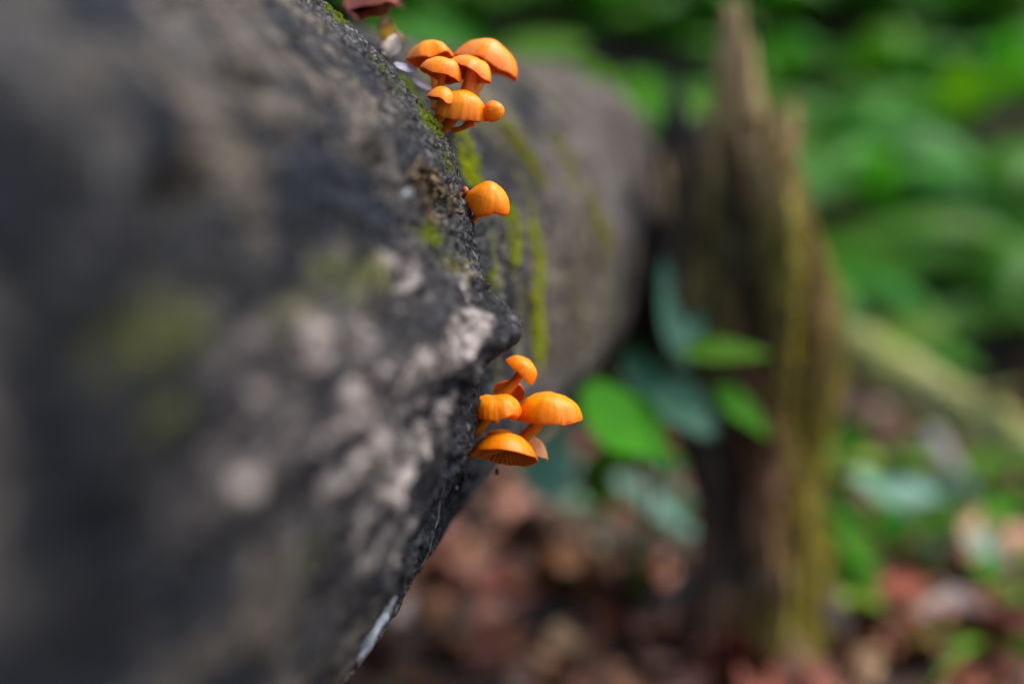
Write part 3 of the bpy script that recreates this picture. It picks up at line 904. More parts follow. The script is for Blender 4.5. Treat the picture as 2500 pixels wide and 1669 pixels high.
# ------------------------------------------------------------------ dry bits on top of the log
def debris(name, label, cat, px, py, D, dirv, nrm, L, W, curl, fold, mat, wave=0.3, seed=0):
    me = leaf_mesh(name, L, W, curl, fold, 12, 7, 1.0, seed, wave)
    o = add(name, me, M[mat])
    m = orient(o, P(px, py, D), v2w(np.array(dirv, float)), v2w(np.array(nrm, float)))
    o.matrix_world = m
    tag(o, label, cat)
    return o
debris('dead_leaf', 'curled dark brown dead leaf on top of the log above the mushrooms', 'dead leaf', 880, 55, 0.395, (0.35, 0.1, 0.9), (-0.3, -0.9, 0.2), 0.022, 0.024, 0.35, 0.35, 'dead_red', 0.5, 1)
debris('dead_leaf', 'crumpled tan dead leaf lying behind the curled one on top of the log', 'dead leaf', 925, 85, 0.41, (0.9, 0.2, 0.25), (-0.1, -0.8, 0.6), 0.014, 0.013, 0.8, 0.5, 'dead_tan', 0.5, 2)
debris('dead_leaf', 'small yellow leaf scrap standing upright on top of the log', 'dead leaf', 938, 105, 0.395, (0.12, 0.1, 1), (-0.3, -0.9, 0.1), 0.012, 0.006, 0.3, 0.3, 'dead_yellow', 0.3, 3)
debris('dead_leaf', 'bleached white leaf scrap standing beside the upper mushroom cluster', 'dead leaf', 952, 142, 0.375, (0.1, 0.05, 1), (-0.2, -0.95, 0.1), 0.0105, 0.008, 0.2, 0.4, 'dead_grey', 0.3, 4)

def bracket(label, px, py, D, w, dep, axis, seed):
    k = D / FPX
    c = cpt(px, py, D)
    e1, e2, e3 = basis(axis)
    n, m = 10, 40
    rho = np.linspace(0.02, 1, n)[:, None]; ph = np.linspace(0, 2 * math.pi, m, endpoint=False)[None]
    wob = 1 + 0.22 * fbm(np.stack([np.cos(ph) * 2.5, np.sin(ph) * 2.5, 0 * ph + seed], -1), 3, 5)
    rx, ry = w * k * rho * wob * np.cos(ph), dep * k * rho * wob * np.sin(ph)
    zz = 0.10 * w * k * (1 - rho ** 2) + 0.02 * w * k * np.sin(rho * 22)
    up = c + rx[..., None] * e1 + ry[..., None] * e2 + zz[..., None] * e3
    dn = (c + rx[..., None] * e1 + ry[..., None] * e2 + (-0.16 * w * k * (1 - rho ** 4))[..., None] * e3)[::-1]
    V = np.concatenate([up, dn[1:]])
    o = thing('bracket_fungus', c2w(c), label, 'bracket fungus')
    cap = add('cap', grid_mesh('cap', c2w(V) - c2w(c), True), M['bracket'], o)
    return o
bracket('lilac grey bracket fungus on the log under the back orange mushroom', 990, 165, 0.362, 30, 22, (0.35, -0.6, 0.7), 1)
bracket('smaller lilac grey bracket fungus between the moss and the orange stems', 1030, 205, 0.362, 30, 16, (0.55, -0.6, 0.45), 2)

# ------------------------------------------------------------------ rock propping the near end of the log
def rock(loc, r, label, seed):
    n, m = 26, 40
    u = np.linspace(0.01, math.pi - 0.01, n)[:, None]; ph = np.linspace(0, 2 * math.pi, m, endpoint=False)[None]
    d = np.stack([np.sin(u) * np.cos(ph), np.sin(u) * np.sin(ph), np.cos(u) + 0 * ph], -1)
    V = d * (1 + 0.28 * fbm(d * 1.7 + seed, 4, 3))[..., None] * np.array(r)
    o = add('boulder', grid_mesh('boulder', V[:, ::-1], True), M['rock'], None, loc)
    tag(o, label, 'rock')
rock((-0.29, 0.02, 0.075), (0.17, 0.16, 0.175), 'mossy boulder propping up the fallen log', 2)

# ------------------------------------------------------------------ stump
def build_stump():
    c = P(1900, 1640, 0.84); cx, cy = c[0] - 0.010, c[1] + 0.030
    gz = float(ground_z(cx, cy))
    root = thing('broken_stump', (cx, cy, gz), 'mossy broken tree stump with a tall splinter at the end of the log', 'stump')
    m = 260; n = 150
    ph = np.linspace(0, 2 * math.pi, m, endpoint=False)
    # ph: 0 = right (+X), 90 = away, -90 = towards the camera
    def ang(a, w): return np.exp(-(((ph - R_(a) + math.pi) % (2 * math.pi) - math.pi) / R_(w)) ** 2)
    ringn = np.stack([np.cos(ph), np.sin(ph), ph * 0], -1)
    H = 0.418 + 0.100 * np.minimum(0.9, 1.7 * ang(-112, 10)) + 0.040 * ang(-88, 22) - 0.075 * ang(5, 45) - 0.03 * ang(180, 35) + 0.045 * ang(-50, 9) + 0.03 * ang(100, 25) + 0.05 * ang(150, 8)
    H = H + 0.018 * fbm(ringn * 7, 3, 3) + 0.016 * ridged(ringn * 14, 2, 5)
    t = np.linspace(-0.08, 1, n)
    T = t[:, None] + 0 * ph[None]
    Z = T * H[None]
    prof = np.interp(t, [-0.08, 0, 0.10, 0.3, 0.5, 0.62, 0.75, 0.9, 1.0], [0.082, 0.064, 0.053, 0.049, 0.055, 0.067, 0.074, 0.068, 0.055])[:, None]
    lob = (1 + 0.10 * ang(-22, 20)[None] * smooth(0.95, 0.80, T) * smooth(0.45, 0.6, T)
           - 0.34 * ang(-50, 8)[None] * smooth(0.40, 0.55, T) * smooth(0.98, 0.88, T)
           - 0.26 * ang(-100, 11)[None] * smooth(0.45, 0.58, T) * smooth(0.86, 0.76, T)
           - 0.25 * ang(-130, 7)[None] * smooth(0.1, 0.3, T) * smooth(0.7, 0.5, T)
           - 0.22 * ang(-68, 6)[None] * smooth(0.02, 0.1, T) * smooth(0.42, 0.3, T)
           + 0.08 * np.cos(ph * 5 + 1)[None])
    r = prof * lob
    q = np.stack([np.cos(ph)[None] * r, np.sin(ph)[None] * r, Z], -1)
    r = r + 0.011 * fbm(q * (45, 45, 14), 4, 7) + 0.006 * ridged(q * (110, 110, 20), 3, 9)
    r = np.maximum(r, 0.012)
    def lean(tt): return -0.030 * smooth(0.15, 0.75, tt) - 0.006 * tt
    out = np.stack([np.cos(ph)[None] * r + lean(T), np.sin(ph)[None] * r * 1.05, Z], -1)
    tt = np.linspace(1, 0.55, 40)[:, None]
    ri = (r[-1][None] - 0.004 - 0.018 * np.minimum(1, (1 - tt) * 6)).clip(0.006)
    inn = np.stack([np.cos(ph)[None] * ri + lean(tt), np.sin(ph)[None] * ri * 1.05, tt * H[None]], -1)
    V = np.concatenate([out, inn[1:], np.repeat(inn[-1:].mean(1, keepdims=True), m, 1)])
    nz = fbm(q * (18, 18, 9), 3, 13)
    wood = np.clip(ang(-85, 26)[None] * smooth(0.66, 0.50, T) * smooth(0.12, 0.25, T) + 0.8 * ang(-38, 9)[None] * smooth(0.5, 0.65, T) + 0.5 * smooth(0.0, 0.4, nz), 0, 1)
    moss = np.clip((1.2 * ang(-66, 24)[None] * smooth(0.38, 0.5, T) + 0.9 * ang(-18, 20)[None] + 0.6 * ang(-120, 12)[None] * smooth(0.45, 0.6, T)
                    + 0.9 * ang(-50, 34)[None] * smooth(0.55, 0.30, T) + 0.5 * ang(-90, 40)[None] * smooth(0.2, 0.05, T)) * (0.95 + 0.9 * nz), 0, 1)
    tan = np.clip(ang(-108, 20)[None] * smooth(0.74, 0.86, T) + 0.6 * ang(-70, 26)[None] * smooth(0.82, 0.92, T), 0, 1)
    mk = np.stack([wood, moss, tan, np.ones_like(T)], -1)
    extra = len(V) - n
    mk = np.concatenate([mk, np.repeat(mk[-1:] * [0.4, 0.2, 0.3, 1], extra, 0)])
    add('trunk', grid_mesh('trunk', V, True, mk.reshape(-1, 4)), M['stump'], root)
    # moss tufts
    vs, fs = [], []
    for k in range(7000):
        i = int(rng.integers(10, n - 4)); j = int(rng.integers(0, m))
        if rng.random() > mk[i, j, 1] * 1.2: continue
        p = out[i, j]; nrm = np.array([math.cos(ph[j]), math.sin(ph[j]), 0.25])
        d = nrm + rng.normal(size=3) * 0.6; d /= np.linalg.norm(d)
        sd = np.cross(d, rng.normal(size=3)); sd /= np.linalg.norm(sd)
        L = 0.004 + 0.006 * rng.random(); a = len(vs)
        b = p - nrm * 0.001
        vs += [b - sd * L * 0.3, b + sd * L * 0.3, b + d * L]
        fs.append((a, a + 1, a + 2))
    o = add('moss', mesh_from('moss', vs, fs, False), M['moss_stump'], root)
    o['kind'] = 'stuff'
    # torn splinters standing on the broken rim
    for a, L, w in ((-128, 0.05, 0.010), (-95, 0.045, 0.012), (-70, 0.03, 0.010), (-150, 0.035, 0.009), (60, 0.05, 0.012), (175, 0.03, 0.010)):
        jj = int((R_(a) % (2 * math.pi)) / (2 * math.pi) * m)
        p0 = out[-6, jj] - np.array([0, 0, 0.015])
        tt2 = np.linspace(0, 1, 7)[:, None]
        pts = p0 + tt2 * np.array([rng.normal() * 0.006, rng.normal() * 0.006, L + 0.015])
        tube('splinter', pts, w * (1 - 0.92 * tt2[:, 0] ** 1.3), M['splinter'], root, 5)
    for a, L in ((-15, 0.05), (40, 0.12), (160, 0.10)):
        sv = np.linspace(0, 1, 9)
        pts = np.stack([np.cos(R_(a) + 0.4 * sv) * (0.04 + L * sv), np.sin(R_(a) + 0.4 * sv) * (0.04 + L * sv), 0.05 * (1 - sv) ** 1.5 - 0.012 * sv], -1)
        tube('root', pts, 0.026 * (1 - 0.8 * sv), M['bark'], root, 12)
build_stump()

# ------------------------------------------------------------------ broad leaved seedlings beside the log
def plant(name, label, base_px, base_d, leaves, cat='seedling', group=None, stem_r=0.0018):
    """leaves: (px, py, depth, length px, width px, direction(right,away,up), normal, material, curl)"""
    b = P(*base_px, base_d)
    b[2] = float(ground_z(b[0], b[1])) - 0.004
    root = thing(name, b, label, cat, group)
    for i, (px, py, d, L, W, dr, nr, mat, curl) in enumerate(leaves):
        k = d / FPX
        me = leaf_mesh('leaf', L * k, W * k, curl, 0.22, 12, 7, 0.9, i, 0.12)
        o = add('leaf', me, M[mat], root)
        dv = np.array(dr, float); dv /= np.linalg.norm(dv)
        st = cpt(px, py, d) - dv * L * k * 0.5
        m = orient(o, c2w(st), v2w(dv), v2w(np.array(nr, float)))
        m.translation = m.translation - Vector(b)
        o.matrix_local = m
        # petiole
        t = np.linspace(0, 1, 10)[:, None]
        e = c2w(st); mid = np.array([b[0] * 0.75 + e[0] * 0.25, b[1] * 0.75 + e[1] * 0.25, max(e[2], b[2]) * 0.9 + 0.1 * e[2]])
        pts = (1 - t) ** 2 * b + 2 * t * (1 - t) * mid + t ** 2 * e
        tube('petiole', pts - b, np.linspace(stem_r, stem_r * 0.55, 10), M['green_stem'], root, 7)
    return root

plant('seedling', 'seedling with a bright green round leaf and blue green leaves against the log', (1560, 1420), 0.88, [
    (1545, 1035, 0.64, 320, 230, (0.85, 0.15, -0.42), (0.15, -0.7, 0.7), 'leaf', 0.25),
    (1640, 950, 0.76, 300, 235, (0.75, -0.3, -0.45), (0.1, -0.5, 0.85), 'leaf_blue', 0.2),
    (1648, 715, 0.76, 380, 120, (-0.08, 0.35, 0.94), (0.35, -0.8, 0.5), 'leaf_blue', -0.15),
    (1785, 840, 0.68, 250, 100, (0.97, -0.1, 0.18), (0, -0.6, 0.8), 'leaf', 0.35),
    (1820, 1000, 0.69, 190, 100, (0.8, -0.1, -0.55), (0.1, -0.7, 0.7), 'leaf', 0.2),
])
plant('seedling', 'low seedling with drooping blue green leaves under the log', (1480, 1400), 0.98, [
    (1620, 1235, 0.92, 300, 95, (0.88, -0.1, -0.5), (0.2, -0.6, 0.75), 'leaf_blue', 0.2),
    (1340, 1120, 0.95, 210, 150, (0.2, -0.1, 0.9), (-0.3, -0.9, 0.3), 'leaf_blue', 0.1),
    (1500, 1130, 0.96, 240, 130, (0.5, -0.2, 0.7), (0.1, -0.9, 0.4), 'leaf', 0.3),
])
plant('seedling', 'small bushy green seedling to the side of the stump foot', (2080, 1480), 0.95, [
    (2070, 1260, 0.92, 150, 95, (-0.5, -0.3, 0.7), (0.2, -0.7, 0.7), 'leaf', 0.3),
    (2105, 1340, 0.90, 190, 110, (0.4, -0.4, -0.5), (0.3, -0.7, 0.6), 'leaf', 0.3),
    (2050, 1420, 0.88, 170, 90, (-0.3, -0.5, -0.7), (-0.3, -0.8, 0.5), 'leaf', 0.3),
    (2160, 1190, 0.98, 190, 90, (0.8, 0.1, -0.3), (0, -0.5, 0.8), 'leaf_blue', 0.3),
    (2010, 1290, 0.95, 130, 70, (-0.8, -0.1, 0.3), (0, -0.6, 0.8), 'leaf', 0.2),
])
plant('seedling', 'seedling with a lime green leaf and blue green leaves by the grey stick', (2330, 1420), 1.02, [
    (2290, 1265, 0.98, 140, 120, (0.5, -0.4, 0.4), (0.1, -0.7, 0.7), 'leaf_lime', 0.2),
    (2390, 1310, 0.98, 230, 120, (0.7, -0.2, -0.5), (0.2, -0.6, 0.75), 'leaf_blue', 0.2),
    (2220, 1190, 1.05, 200, 85, (-0.8, 0.1, 0.3), (0, -0.6, 0.8), 'leaf_blue', 0.3),
    (2440, 1230, 1.05, 170, 90, (0.8, 0, 0.4), (0, -0.6, 0.8), 'leaf', 0.3),
])
plant('seedling', 'seedling with a pale green rounded leaf in front of the dark fern shade', (2230, 1010), 1.5, [
    (2230, 800, 1.45, 180, 130, (0.6, -0.3, 0.3), (0.1, -0.75, 0.65), 'leaf_lime', 0.3),
    (2130, 860, 1.42, 160, 90, (-0.8, -0.3, 0.2), (0, -0.6, 0.8), 'leaf', 0.3),
    (2340, 870, 1.5, 170, 100, (0.8, -0.2, -0.1), (0, -0.6, 0.8), 'leaf', 0.3),
    (2080, 1060, 1.30, 150, 95, (-0.6, -0.5, -0.2), (0, -0.6, 0.8), 'leaf', 0.3),
])

def low_plant(px, py, D, n, size, label, seed, mats=('leaf', 'leaf_lime')):
    r_ = np.random.default_rng(seed)
    b = P(px, py, D); b[2] = float(ground_z(b[0], b[1])) - 0.003
    root = thing('seedling', b, label, 'seedling', None)
    for i in range(n):
        a = i * 2.4 + r_.random(); el = r_.uniform(0.1, 0.8); L = size * r_.uniform(0.6, 1.1)
        hgt = r_.uniform(0.3, 1.0) * size * 1.6
        st = np.array([math.cos(a) * size * 0.25, math.sin(a) * size * 0.25, hgt])
        o = add('leaf', leaf_mesh('leaf', L, L * r_.uniform(0.45, 0.65), 0.4, 0.2, 9, 5, 0.9, i, 0.12), M[mats[int(r_.integers(0, len(mats)))]], root)
        o.matrix_local = orient(o, st, (math.cos(a), math.sin(a), el - 0.2), (0, -0.25, 1))
        t = np.linspace(0, 1, 7)[:, None]
        tube('petiole', t * st * [1, 1, 1] + np.array([0, 0, 0.1 * hgt]) * np.sin(t * math.pi), np.linspace(0.0016, 0.0009, 7), M['green_stem'], root, 6)
low_plant(2010, 1130, 1.22, 12, 0.045, 'leafy green seedling crowding behind the foot of the stump', 21)
low_plant(2190, 1120, 1.20, 12, 0.05, 'leafy green seedling under the mossy branch', 22)
low_plant(2330, 1200, 1.12, 11, 0.045, 'green seedling growing around the grey stick', 23, ('leaf', 'leaf_blue'))
low_plant(2460, 1180, 1.15, 11, 0.05, 'dense green seedling at the lower end of the mossy branch', 24)
low_plant(2110, 1290, 1.05, 10, 0.042, 'small green seedling beside the bushy one at the stump foot', 25)
low_plant(1460, 1190, 1.12, 9, 0.045, 'shaded green seedling beneath the end of the log', 26, ('leaf', 'leaf_blue'))
low_plant(1620, 1180, 1.10, 9, 0.05, 'shaded green seedling between the log end and the stump', 27, ('leaf', 'leaf_blue'))
low_plant(2220, 1330, 1.00, 11, 0.042, 'leafy green seedling in the litter between the stump foot and the grass tuft', 29, ('leaf', 'leaf_lime', 'leaf_blue'))
low_plant(2060, 1560, 0.88, 9, 0.036, 'tiny green seedling pressed against the roots of the stump', 30)
low_plant(2300, 1040, 1.30, 12, 0.05, 'yellow green leafy seedling covering the middle of the mossy branch', 31, ('leaf_lime', 'leaf'))
low_plant(2450, 1580, 0.90, 9, 0.04, 'green seedling sprouting next to the low grass tuft', 28)

# grass tuft at the lower right
def tuft(name, label, px, py, D, n, L, mat='leaf_lime'):
    b = P(px, py, D); b[2] = float(ground_z(b[0], b[1]))
    root = thing(name, b, label, 'grass tuft')
    for i in range(n):
        a = rng.uniform(-2.6, 0.6); l = L * rng.uniform(0.6, 1.1)
        me = leaf_mesh('blade', l, 0.007, rng.uniform(0.5, 1.0), 0.3, 12, 3, 0.6, i, 0)
        o = add('blade', me, M[mat if rng.random() < 0.5 else 'leaf'], root)
        d = Vector((math.cos(a), math.sin(a), rng.uniform(0.5, 1.4)))
        m = orient(o, (rng.normal() * 0.006, rng.normal() * 0.006, 0), d, (0, 0, 1))
        o.matrix_local = m
tuft('grass_tuft', 'low tuft of arching pale green grass blades in the leaf litter', 2420, 1640, 0.86, 16, 0.13)
tuft('grass_tuft', 'sparse grass tuft at the root of the mossy branch', 2150, 1180, 1.25, 10, 0.12)

# ------------------------------------------------------------------ fallen branches and sticks
def branch(name, label, cat, pts, r0, r1, mat, seed=0, lumps=0.25, twigs=()):
    pts = np.array([P(*p) for p in pts])
    t = np.linspace(0, 1, len(pts)); tt = np.linspace(0, 1, 46)
    pp = np.stack([np.interp(tt, t, pts[:, i]) for i in range(3)], -1)
    for _ in range(3):
        pp[1:-1] = (pp[:-2] + pp[1:-1] * 2 + pp[2:]) / 4
    gz = ground_z(pp[:, 0], pp[:, 1])
    rad = np.linspace(r0, r1, 46)
    base = pp[0].copy(); base[2] = gz[0]
    root = thing(name, base, label, cat)
    # lumpy tube
    seg = 20
    tan = np.gradient(pp, axis=0); tan /= np.linalg.norm(tan, axis=1)[:, None]
    a = np.cross(tan, [0, 0, 1.0]); a /= np.linalg.norm(a, axis=1)[:, None]; b = np.cross(a, tan)
    ph = np.linspace(0, 2 * math.pi, seg, endpoint=False)
    dirs = np.cos(ph)[None, :, None] * a[:, None] + np.sin(ph)[None, :, None] * b[:, None]
    q = pp[:, None] + dirs * rad[:, None, None]
    rr = rad[:, None] * (1 + lumps * fbm(q * 45, 3, seed))
    V = pp[:, None] + dirs * rr[..., None]
    V = np.concatenate([np.repeat(pp[:1, None], seg, 1), V, np.repeat(pp[-1:, None], seg, 1)])
    add('limb', grid_mesh('limb', V - base, True), M[mat], root)
    for (f, L, dv) in twigs:
        i = int(f * 45); s = np.linspace(0, 1, 8)[:, None]
        tw = pp[i] + s * L * np.array(dv) + s ** 2 * np.array([0, 0, -0.15 * L])
        tube('twig', tw - base, np.linspace(r1 * 0.6, r1 * 0.2, 8), M[mat], root, 8)
    return root
branch('fallen_branch', 'thick moss covered branch slanting down behind the stump', 'branch',
       [(1960, 830, 1.35), (2120, 870, 1.32), (2300, 965, 1.28), (2480, 1075, 1.22), (2620, 1170, 1.18)], 0.032, 0.026, 'mossy_branch', 3, 0.5, ((0.6, 0.10, (0.3, -0.5, 0.6)),))
branch('fallen_stick', 'thin grey bare stick leaning across the leaf litter', 'stick',
       [(2270, 1060, 1.24), (2360, 1200, 1.16), (2440, 1330, 1.08), (2520, 1440, 1.02)], 0.013, 0.010, 'stick', 5, 0.25)
branch('fallen_branch', 'dark damp branch lying across the litter under the log', 'branch',
       [(880, 1610, 0.86), (1120, 1590, 0.87), (1350, 1610, 0.86), (1560, 1640, 0.85)], 0.014, 0.009, 'bark', 8, 0.3)
branch('fallen_branch', 'dark rotting branch lying behind the leaf litter under the log', 'branch',
       [(1380, 1300, 1.08), (1520, 1320, 1.05), (1680, 1370, 1.0), (1760, 1420, 0.97)], 0.018, 0.012, 'bark', 9, 0.3)

# ------------------------------------------------------------------ leaf litter
LEAF_KINDS = [
    ('dead_red', 'red brown dead leaf lying in the litter'),
    ('dead_tan', 'tan dry dead leaf lying in the litter'),
    ('dead_dark', 'dark brown damp dead leaf lying in the litter'),
    ('dead_grey', 'bleached whitish dead leaf lying in the litter'),
]
protos = []
for k, (mat, lab) in enumerate(LEAF_KINDS):
    for v in range(4):
        me = leaf_mesh('dead_leaf', 0.062 + 0.012 * v, 0.036 + 0.006 * ((v * 7) % 4), [0.35, -0.4, 0.8, 0.15][v], [0.5, 0.25, -0.3, 0.6][v], 8, 5, 1.0, v + k * 5, 0.55)
        me.materials.append(M[mat])
        protos.append((k, me))
def litter_matrix(x, y, s, lift):
    z = float(ground_z(x, y)) + lift
    yaw = rng.random() * 6.28; tx, ty = rng.normal() * 0.32, rng.normal() * 0.32
    return Matrix.Translation((x, y, z)) @ Matrix.Rotation(yaw, 4, 'Z') @ Matrix.Rotation(tx, 4, 'X') @ Matrix.Rotation(ty, 4, 'Y') @ Matrix.Scale(s, 4)
def project(x, y, z):
    dx, dy, dz = x, y, z - CAM_H
    d = dy * CP - dz * SP
    u = dy * SP + dz * CP
    return 1250 + FPX * dx / d, 834.5 - FPX * u / d, d
cnt = 0
tries = 0
while cnt < 285 and tries < 6000:
    tries += 1
    x = rng.uniform(-0.22, 0.75); y = 0.70 + 0.75 * rng.random() ** 1.4
    px, py, d = project(x, y, 0.02)
    if not (840 < px < 2560 and 1060 < py < 1720): continue
    warm = px > 2000 or (1150 < px < 1750 and py > 1380)
    k = rng.choice(4, p=[0.44, 0.40, 0.09, 0.07] if warm else [0.50, 0.12, 0.36, 0.02])
    me = protos[k * 4 + int(rng.integers(0, 4))][1]
    o = add('dead_leaf', me)
    o.matrix_world = litter_matrix(x, y, rng.uniform(0.7, 1.15), 0.004 + 0.012 * rng.random())
    tag(o, LEAF_KINDS[k][1], 'dead leaf', 'dead leaves on the forest floor, ' + LEAF_KINDS[k][0].split('_')[1])
    cnt += 1
def litter_mass():
    vs, fs, mi = [], [], []
    gV = [np.array([v.co[:] for v in me.vertices]) for _, me in protos[:4]]
    n = 5 * 8
    for k in range(3600):
        if k < 1500:
            x, y = rng.uniform(-0.6, 1.3), rng.uniform(0.3, 1.7)
        else:
            x, y = rng.uniform(-2.5, 3.0), rng.uniform(-1.0, 3.2)
        if k < 1500 and rng.random() < 0.0: continue
        m = np.array(litter_matrix(x, y, rng.uniform(0.5, 1.0), 0.001 + 0.004 * rng.random()))
        v = leaf_grid(0.07, 0.042, rng.uniform(-0.4, 0.8), rng.uniform(-0.3, 0.6), 5, 3, 1.0, k, 0.5).reshape(-1, 3)
        v = v @ m[:3, :3].T + m[:3, 3]
        a = len(vs) * 15
        idx = np.arange(15).reshape(5, 3) + a
        vs.append(v)
        fs.append(np.stack([idx[:-1, :-1], idx[1:, :-1], idx[1:, 1:], idx[:-1, 1:]], -1).reshape(-1, 4))
        mi += [int(rng.choice(4, p=[0.38, 0.14, 0.44, 0.04]))] * 8
    me = quads_mesh('leaf_litter', np.concatenate(vs), np.concatenate(fs))
    for mat, _ in LEAF_KINDS: me.materials.append(M[mat])
    me.polygons.foreach_set('material_index', mi)
    o = add('leaf_litter', me)
    tag(o, 'brown leaf litter covering the forest floor', 'leaf litter', kind='stuff')
litter_mass()

# ------------------------------------------------------------------ ferns on the bank
def frond_mesh(L, arch, W, n=26, seed=0):
    """frond rising from the origin and arching along +X"""
    r_ = np.random.default_rng(seed)
    vs, fs = [], []
    t = np.linspace(0, 1, n + 6)
    ang = R_(72) - arch * t ** 1.1
    dx = np.cos(ang) * L / (n + 5); dz = np.sin(ang) * L / (n + 5)
    X = np.cumsum(dx); Z = np.cumsum(dz)
    # rachis strip (three sided)
    for i in range(n + 6):
        w = 0.004 * (1 - 0.8 * t[i])
        vs += [(X[i], -w, Z[i]), (X[i], w, Z[i]), (X[i], 0, Z[i] - w * 1.5)]
    for i in range(n + 5):
        a = 3 * i
        fs += [(a, a + 3, a + 4, a + 1), (a + 1, a + 4, a + 5, a + 2), (a + 2, a + 5, a + 3, a)]
    for i in range(5, n + 6):
        u = (i - 5) / n
        pl = W * math.sin(math.pi * (0.14 + 0.86 * u) ** 0.8) * 0.5 + 0.006
        pw = L / (n + 5) * 0.95
        tang = np.array([math.cos(ang[i]), 0, math.sin(ang[i])]); nrm = np.array([-math.sin(ang[i]), 0, math.cos(ang[i])])
        for s in (-1, 1):
            d = np.array([0, s, 0]) + tang * 0.42 - nrm * (0.10 + 0.22 * r_.random()); d /= np.linalg.norm(d)
            c = np.array([X[i], 0, Z[i]])
            q = tang - d * (tang @ d); q /= np.linalg.norm(q)
            a = len(vs)
            prof = [(0, .35), (.2, .5), (.45, .46), (.7, .33), (.88, .18)]
            for f, w in prof:
                sag = -nrm * pl * 0.25 * f * f
                vs += [tuple(c + d * pl * f + q * pw * w + sag), tuple(c + d * pl * f - q * pw * w + sag)]
            vs.append(tuple(c + d * pl - nrm * pl * 0.25))
            for j in range(4):
                b = a + 2 * j
                fs.append((b, b + 2, b + 3, b + 1))
            fs.append((a + 8, a + 10, a + 9))
    return mesh_from('frond', vs, fs, False)
FROND = [frond_mesh(0.44, R_(112), 0.15, 24, 1), frond_mesh(0.36, R_(92), 0.12, 22, 2), frond_mesh(0.50, R_(126), 0.17, 26, 3)]
for f in FROND: f.materials.append(M['fern'])
def fern(x, y, n, s, label, group=None, dirs=None, seed=0):
    z = float(ground_z(x, y)) - 0.005
    root = thing('fern', (x, y, z), label, 'fern', group)
    r_ = np.random.default_rng(seed)
    for i in range(n):
        o = add('frond', FROND[int(r_.integers(0, 3))], None, root)
        a = (i / n * 360 + r_.uniform(-18, 18)) if dirs is None else dirs[i % len(dirs)] + r_.uniform(-10, 10)
        o.rotation_euler = (r_.uniform(-0.15, 0.15), r_.uniform(-0.1, 0.25), R_(a))
        sc = s * r_.uniform(0.75, 1.15)
        o.scale = (sc, sc, sc)
    return root
FG = 'ferns covering the bank behind the log'
fern(0.98, 1.72, 10, 0.95, 'arching fern spreading over the mossy branch', FG, seed=1)
fern(0.62, 1.95, 9, 0.9, 'fern rising directly behind the stump', FG, seed=2)
fern(0.22, 1.75, 9, 0.75, 'fern behind the end of the log', FG, seed=3)
fern(-0.18, 1.6, 9, 0.85, 'fern behind the upper mushroom cluster', FG, seed=4)
fern(1.55, 2.1, 10, 1.0, 'tall fern at the edge of the bank beside the arching fern', FG, seed=5)
fseed = 6
for gx in range(11):
    for gy in range(5):
        x = -1.2 + 0.36 * gx + 0.18 * (gy % 2) + rng.normal() * 0.06
        y = 1.95 + 0.42 * gy + rng.normal() * 0.07
        if abs(x - 0.4) > 1.1 + 0.35 * (y - 1.5): continue
        fern(float(x), float(y), 10, rng.uniform(0.85, 1.25), 'green fern on the bank among others of its kind', FG, seed=fseed)
        fseed += 1

for gx in range(9):
    for gy in range(4):
        x = -2.2 + 0.62 * gx + 0.3 * (gy % 2) + rng.normal() * 0.08
        fern(float(x), float(3.8 + 0.45 * gy + rng.normal() * 0.08), 10, rng.uniform(1.3, 1.8), 'large green fern high on the bank among others of its kind', 'large ferns high on the bank', seed=fseed)
        fseed += 1

# dark broad leaf right behind the upper cluster
plant('seedling', 'seedling with one large dark green leaf behind the upper mushroom cluster', (1120, 700), 1.25, [
    (1130, 105, 1.0, 330, 190, (0.9, 0.1, -0.25), (0, -0.8, 0.6), 'leaf', 0.3),
    (1330, 100, 1.15, 260, 150, (0.8, 0.2, 0.5), (0, -0.7, 0.7), 'leaf', 0.3),
    (960, 60, 1.15, 240, 130, (-0.8, 0.2, 0.4), (0, -0.7, 0.7), 'leaf', 0.3),
])

# ------------------------------------------------------------------ shrubs at the back
def shrub_mesh(seed, H=1.6, R=0.8, n=7000):
    r_ = np.random.default_rng(seed)
    cl = r_.normal(size=(34, 3)); cl /= np.linalg.norm(cl, axis=1)[:, None]
    cl = cl * r_.uniform(0.35, 1.0, (34, 1)) * [R, R, H * 0.45] + [0, 0, H * 0.58]
    k = r_.integers(0, 34, n)
    p = cl[k] + r_.normal(size=(n, 3)) * 0.13
    d = r_.normal(size=(n, 3)) + [0, 0, -0.15]; d /= np.linalg.norm(d, axis=1)[:, None]
    nr = r_.normal(size=(n, 3)) * 0.7 + [0, 0, 1]; s = np.cross(d, nr); s /= np.linalg.norm(s, axis=1)[:, None]
    L = r_.uniform(0.05, 0.11, (n, 1))
    up = np.cross(s, d)
    v = np.stack([p, p + d * L * 0.35 + s * L * 0.28 + up * L * 0.06, p + d * L, p + d * L * 0.35 - s * L * 0.28 + up * L * 0.06], 1).reshape(-1, 3)
    q = np.arange(4 * n).reshape(n, 4)
    me = quads_mesh('crown', v, q)
    me.polygons.foreach_set('use_smooth', np.zeros(n, bool))
    me.materials.append(M['shrub'])
    # stems
    bm_v = []
    return me, cl
SH = [shrub_mesh(s) for s in (1, 2, 3)]
def shrub(x, y, s, k, label, group):
    z = float(ground_z(x, y))
    root = thing('shrub', (x, y, z), label, 'shrub', group)
    me, cl = SH[k]
    o = add('crown', me, None, root); o.scale = (s, s, s)
    for i in range(7):
        t = np.linspace(0, 1, 8)[:, None]
        e = cl[i * 4] * s
        pts = t * e + np.array([0, 0, 0.12]) * np.sin(t * math.pi) - np.array([0, 0, 0.03])
        tube('trunk' if i == 0 else 'limb', pts, np.linspace(0.018, 0.006, 8) * s, M['bark'], root, 7)
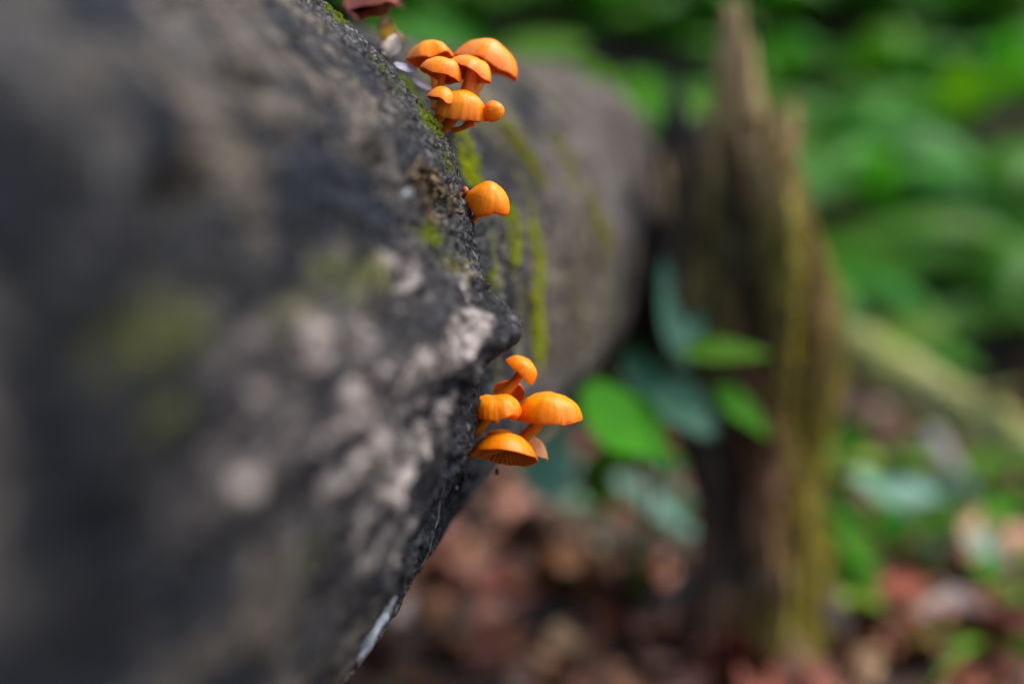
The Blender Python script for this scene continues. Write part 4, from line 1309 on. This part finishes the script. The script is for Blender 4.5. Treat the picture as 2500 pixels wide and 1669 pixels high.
SG = 'leafy shrubs behind the ferns'
i = 0
for row, (y0, ns, x0, x1) in enumerate(((5.6, 8, -3.6, 5.2), (6.8, 9, -5.0, 6.8), (8.5, 9, -7.0, 9.0))):
    for xx in np.linspace(x0, x1, ns):
        shrub(float(xx + rng.normal() * 0.15), float(y0 + rng.normal() * 0.2), float(rng.uniform(0.85, 1.15) * (1 + 0.35 * row)), i % 3,
              ['leafy green shrub directly behind the ferns', 'leafy green shrub in the second row behind the ferns', 'tall leafy green shrub at the very back'][row], SG + ', row ' + 'abc'[row])
        i += 1

# ------------------------------------------------------------------ unseen tree added behind the viewpoint to shade the near log
def added_shade_tree(x, y, r, H, label, seed):
    z = float(ground_z(x, y)) - 0.05
    root = thing('added_tree', (x, y, z), label, 'added_tree')
    n, m = 60, 48
    t = np.linspace(0, 1, n)[:, None]; ph = np.linspace(0, 2 * math.pi, m, endpoint=False)[None]
    rr = r * (1 - 0.55 * t + 0.5 * np.exp(-t * 22)) * (1 + 0.06 * np.cos(5 * ph + seed) * np.exp(-t * 9))
    V = np.stack([rr * np.cos(ph) + 0.15 * t ** 2, rr * np.sin(ph), t * H + 0 * ph], -1)
    V = V + (0.012 * ridged(V * (14, 14, 3), 3, seed))[..., None] * np.stack([np.cos(ph) + 0 * t, np.sin(ph) + 0 * t, 0 * t + 0 * ph], -1)
    add('trunk', grid_mesh('trunk', V, True), M['bark'], root)
    me, cl = SH[seed % 3]
    for i in range(8):
        tt = np.linspace(0, 1, 8)[:, None]
        e = np.array([math.cos(i * 2.4), math.sin(i * 2.4), 0]) * 1.5 + np.array([0.15, 0, H + 0.4 * math.sin(i * 3)])
        b = np.array([0.1, 0, H * (0.72 + 0.03 * i)])
        tube('limb', b + tt * (e - b), np.linspace(0.06, 0.015, 8), M['bark'], root, 8)
    o = add('crown', me, None, root, (0.15, 0, H * 0.62)); o.scale = (2.6, 2.6, 1.5)
added_shade_tree(0.14, -0.53, 0.29, 10.0, 'added tree with ridged brown bark, unseen behind the viewpoint, shading the log', 1)
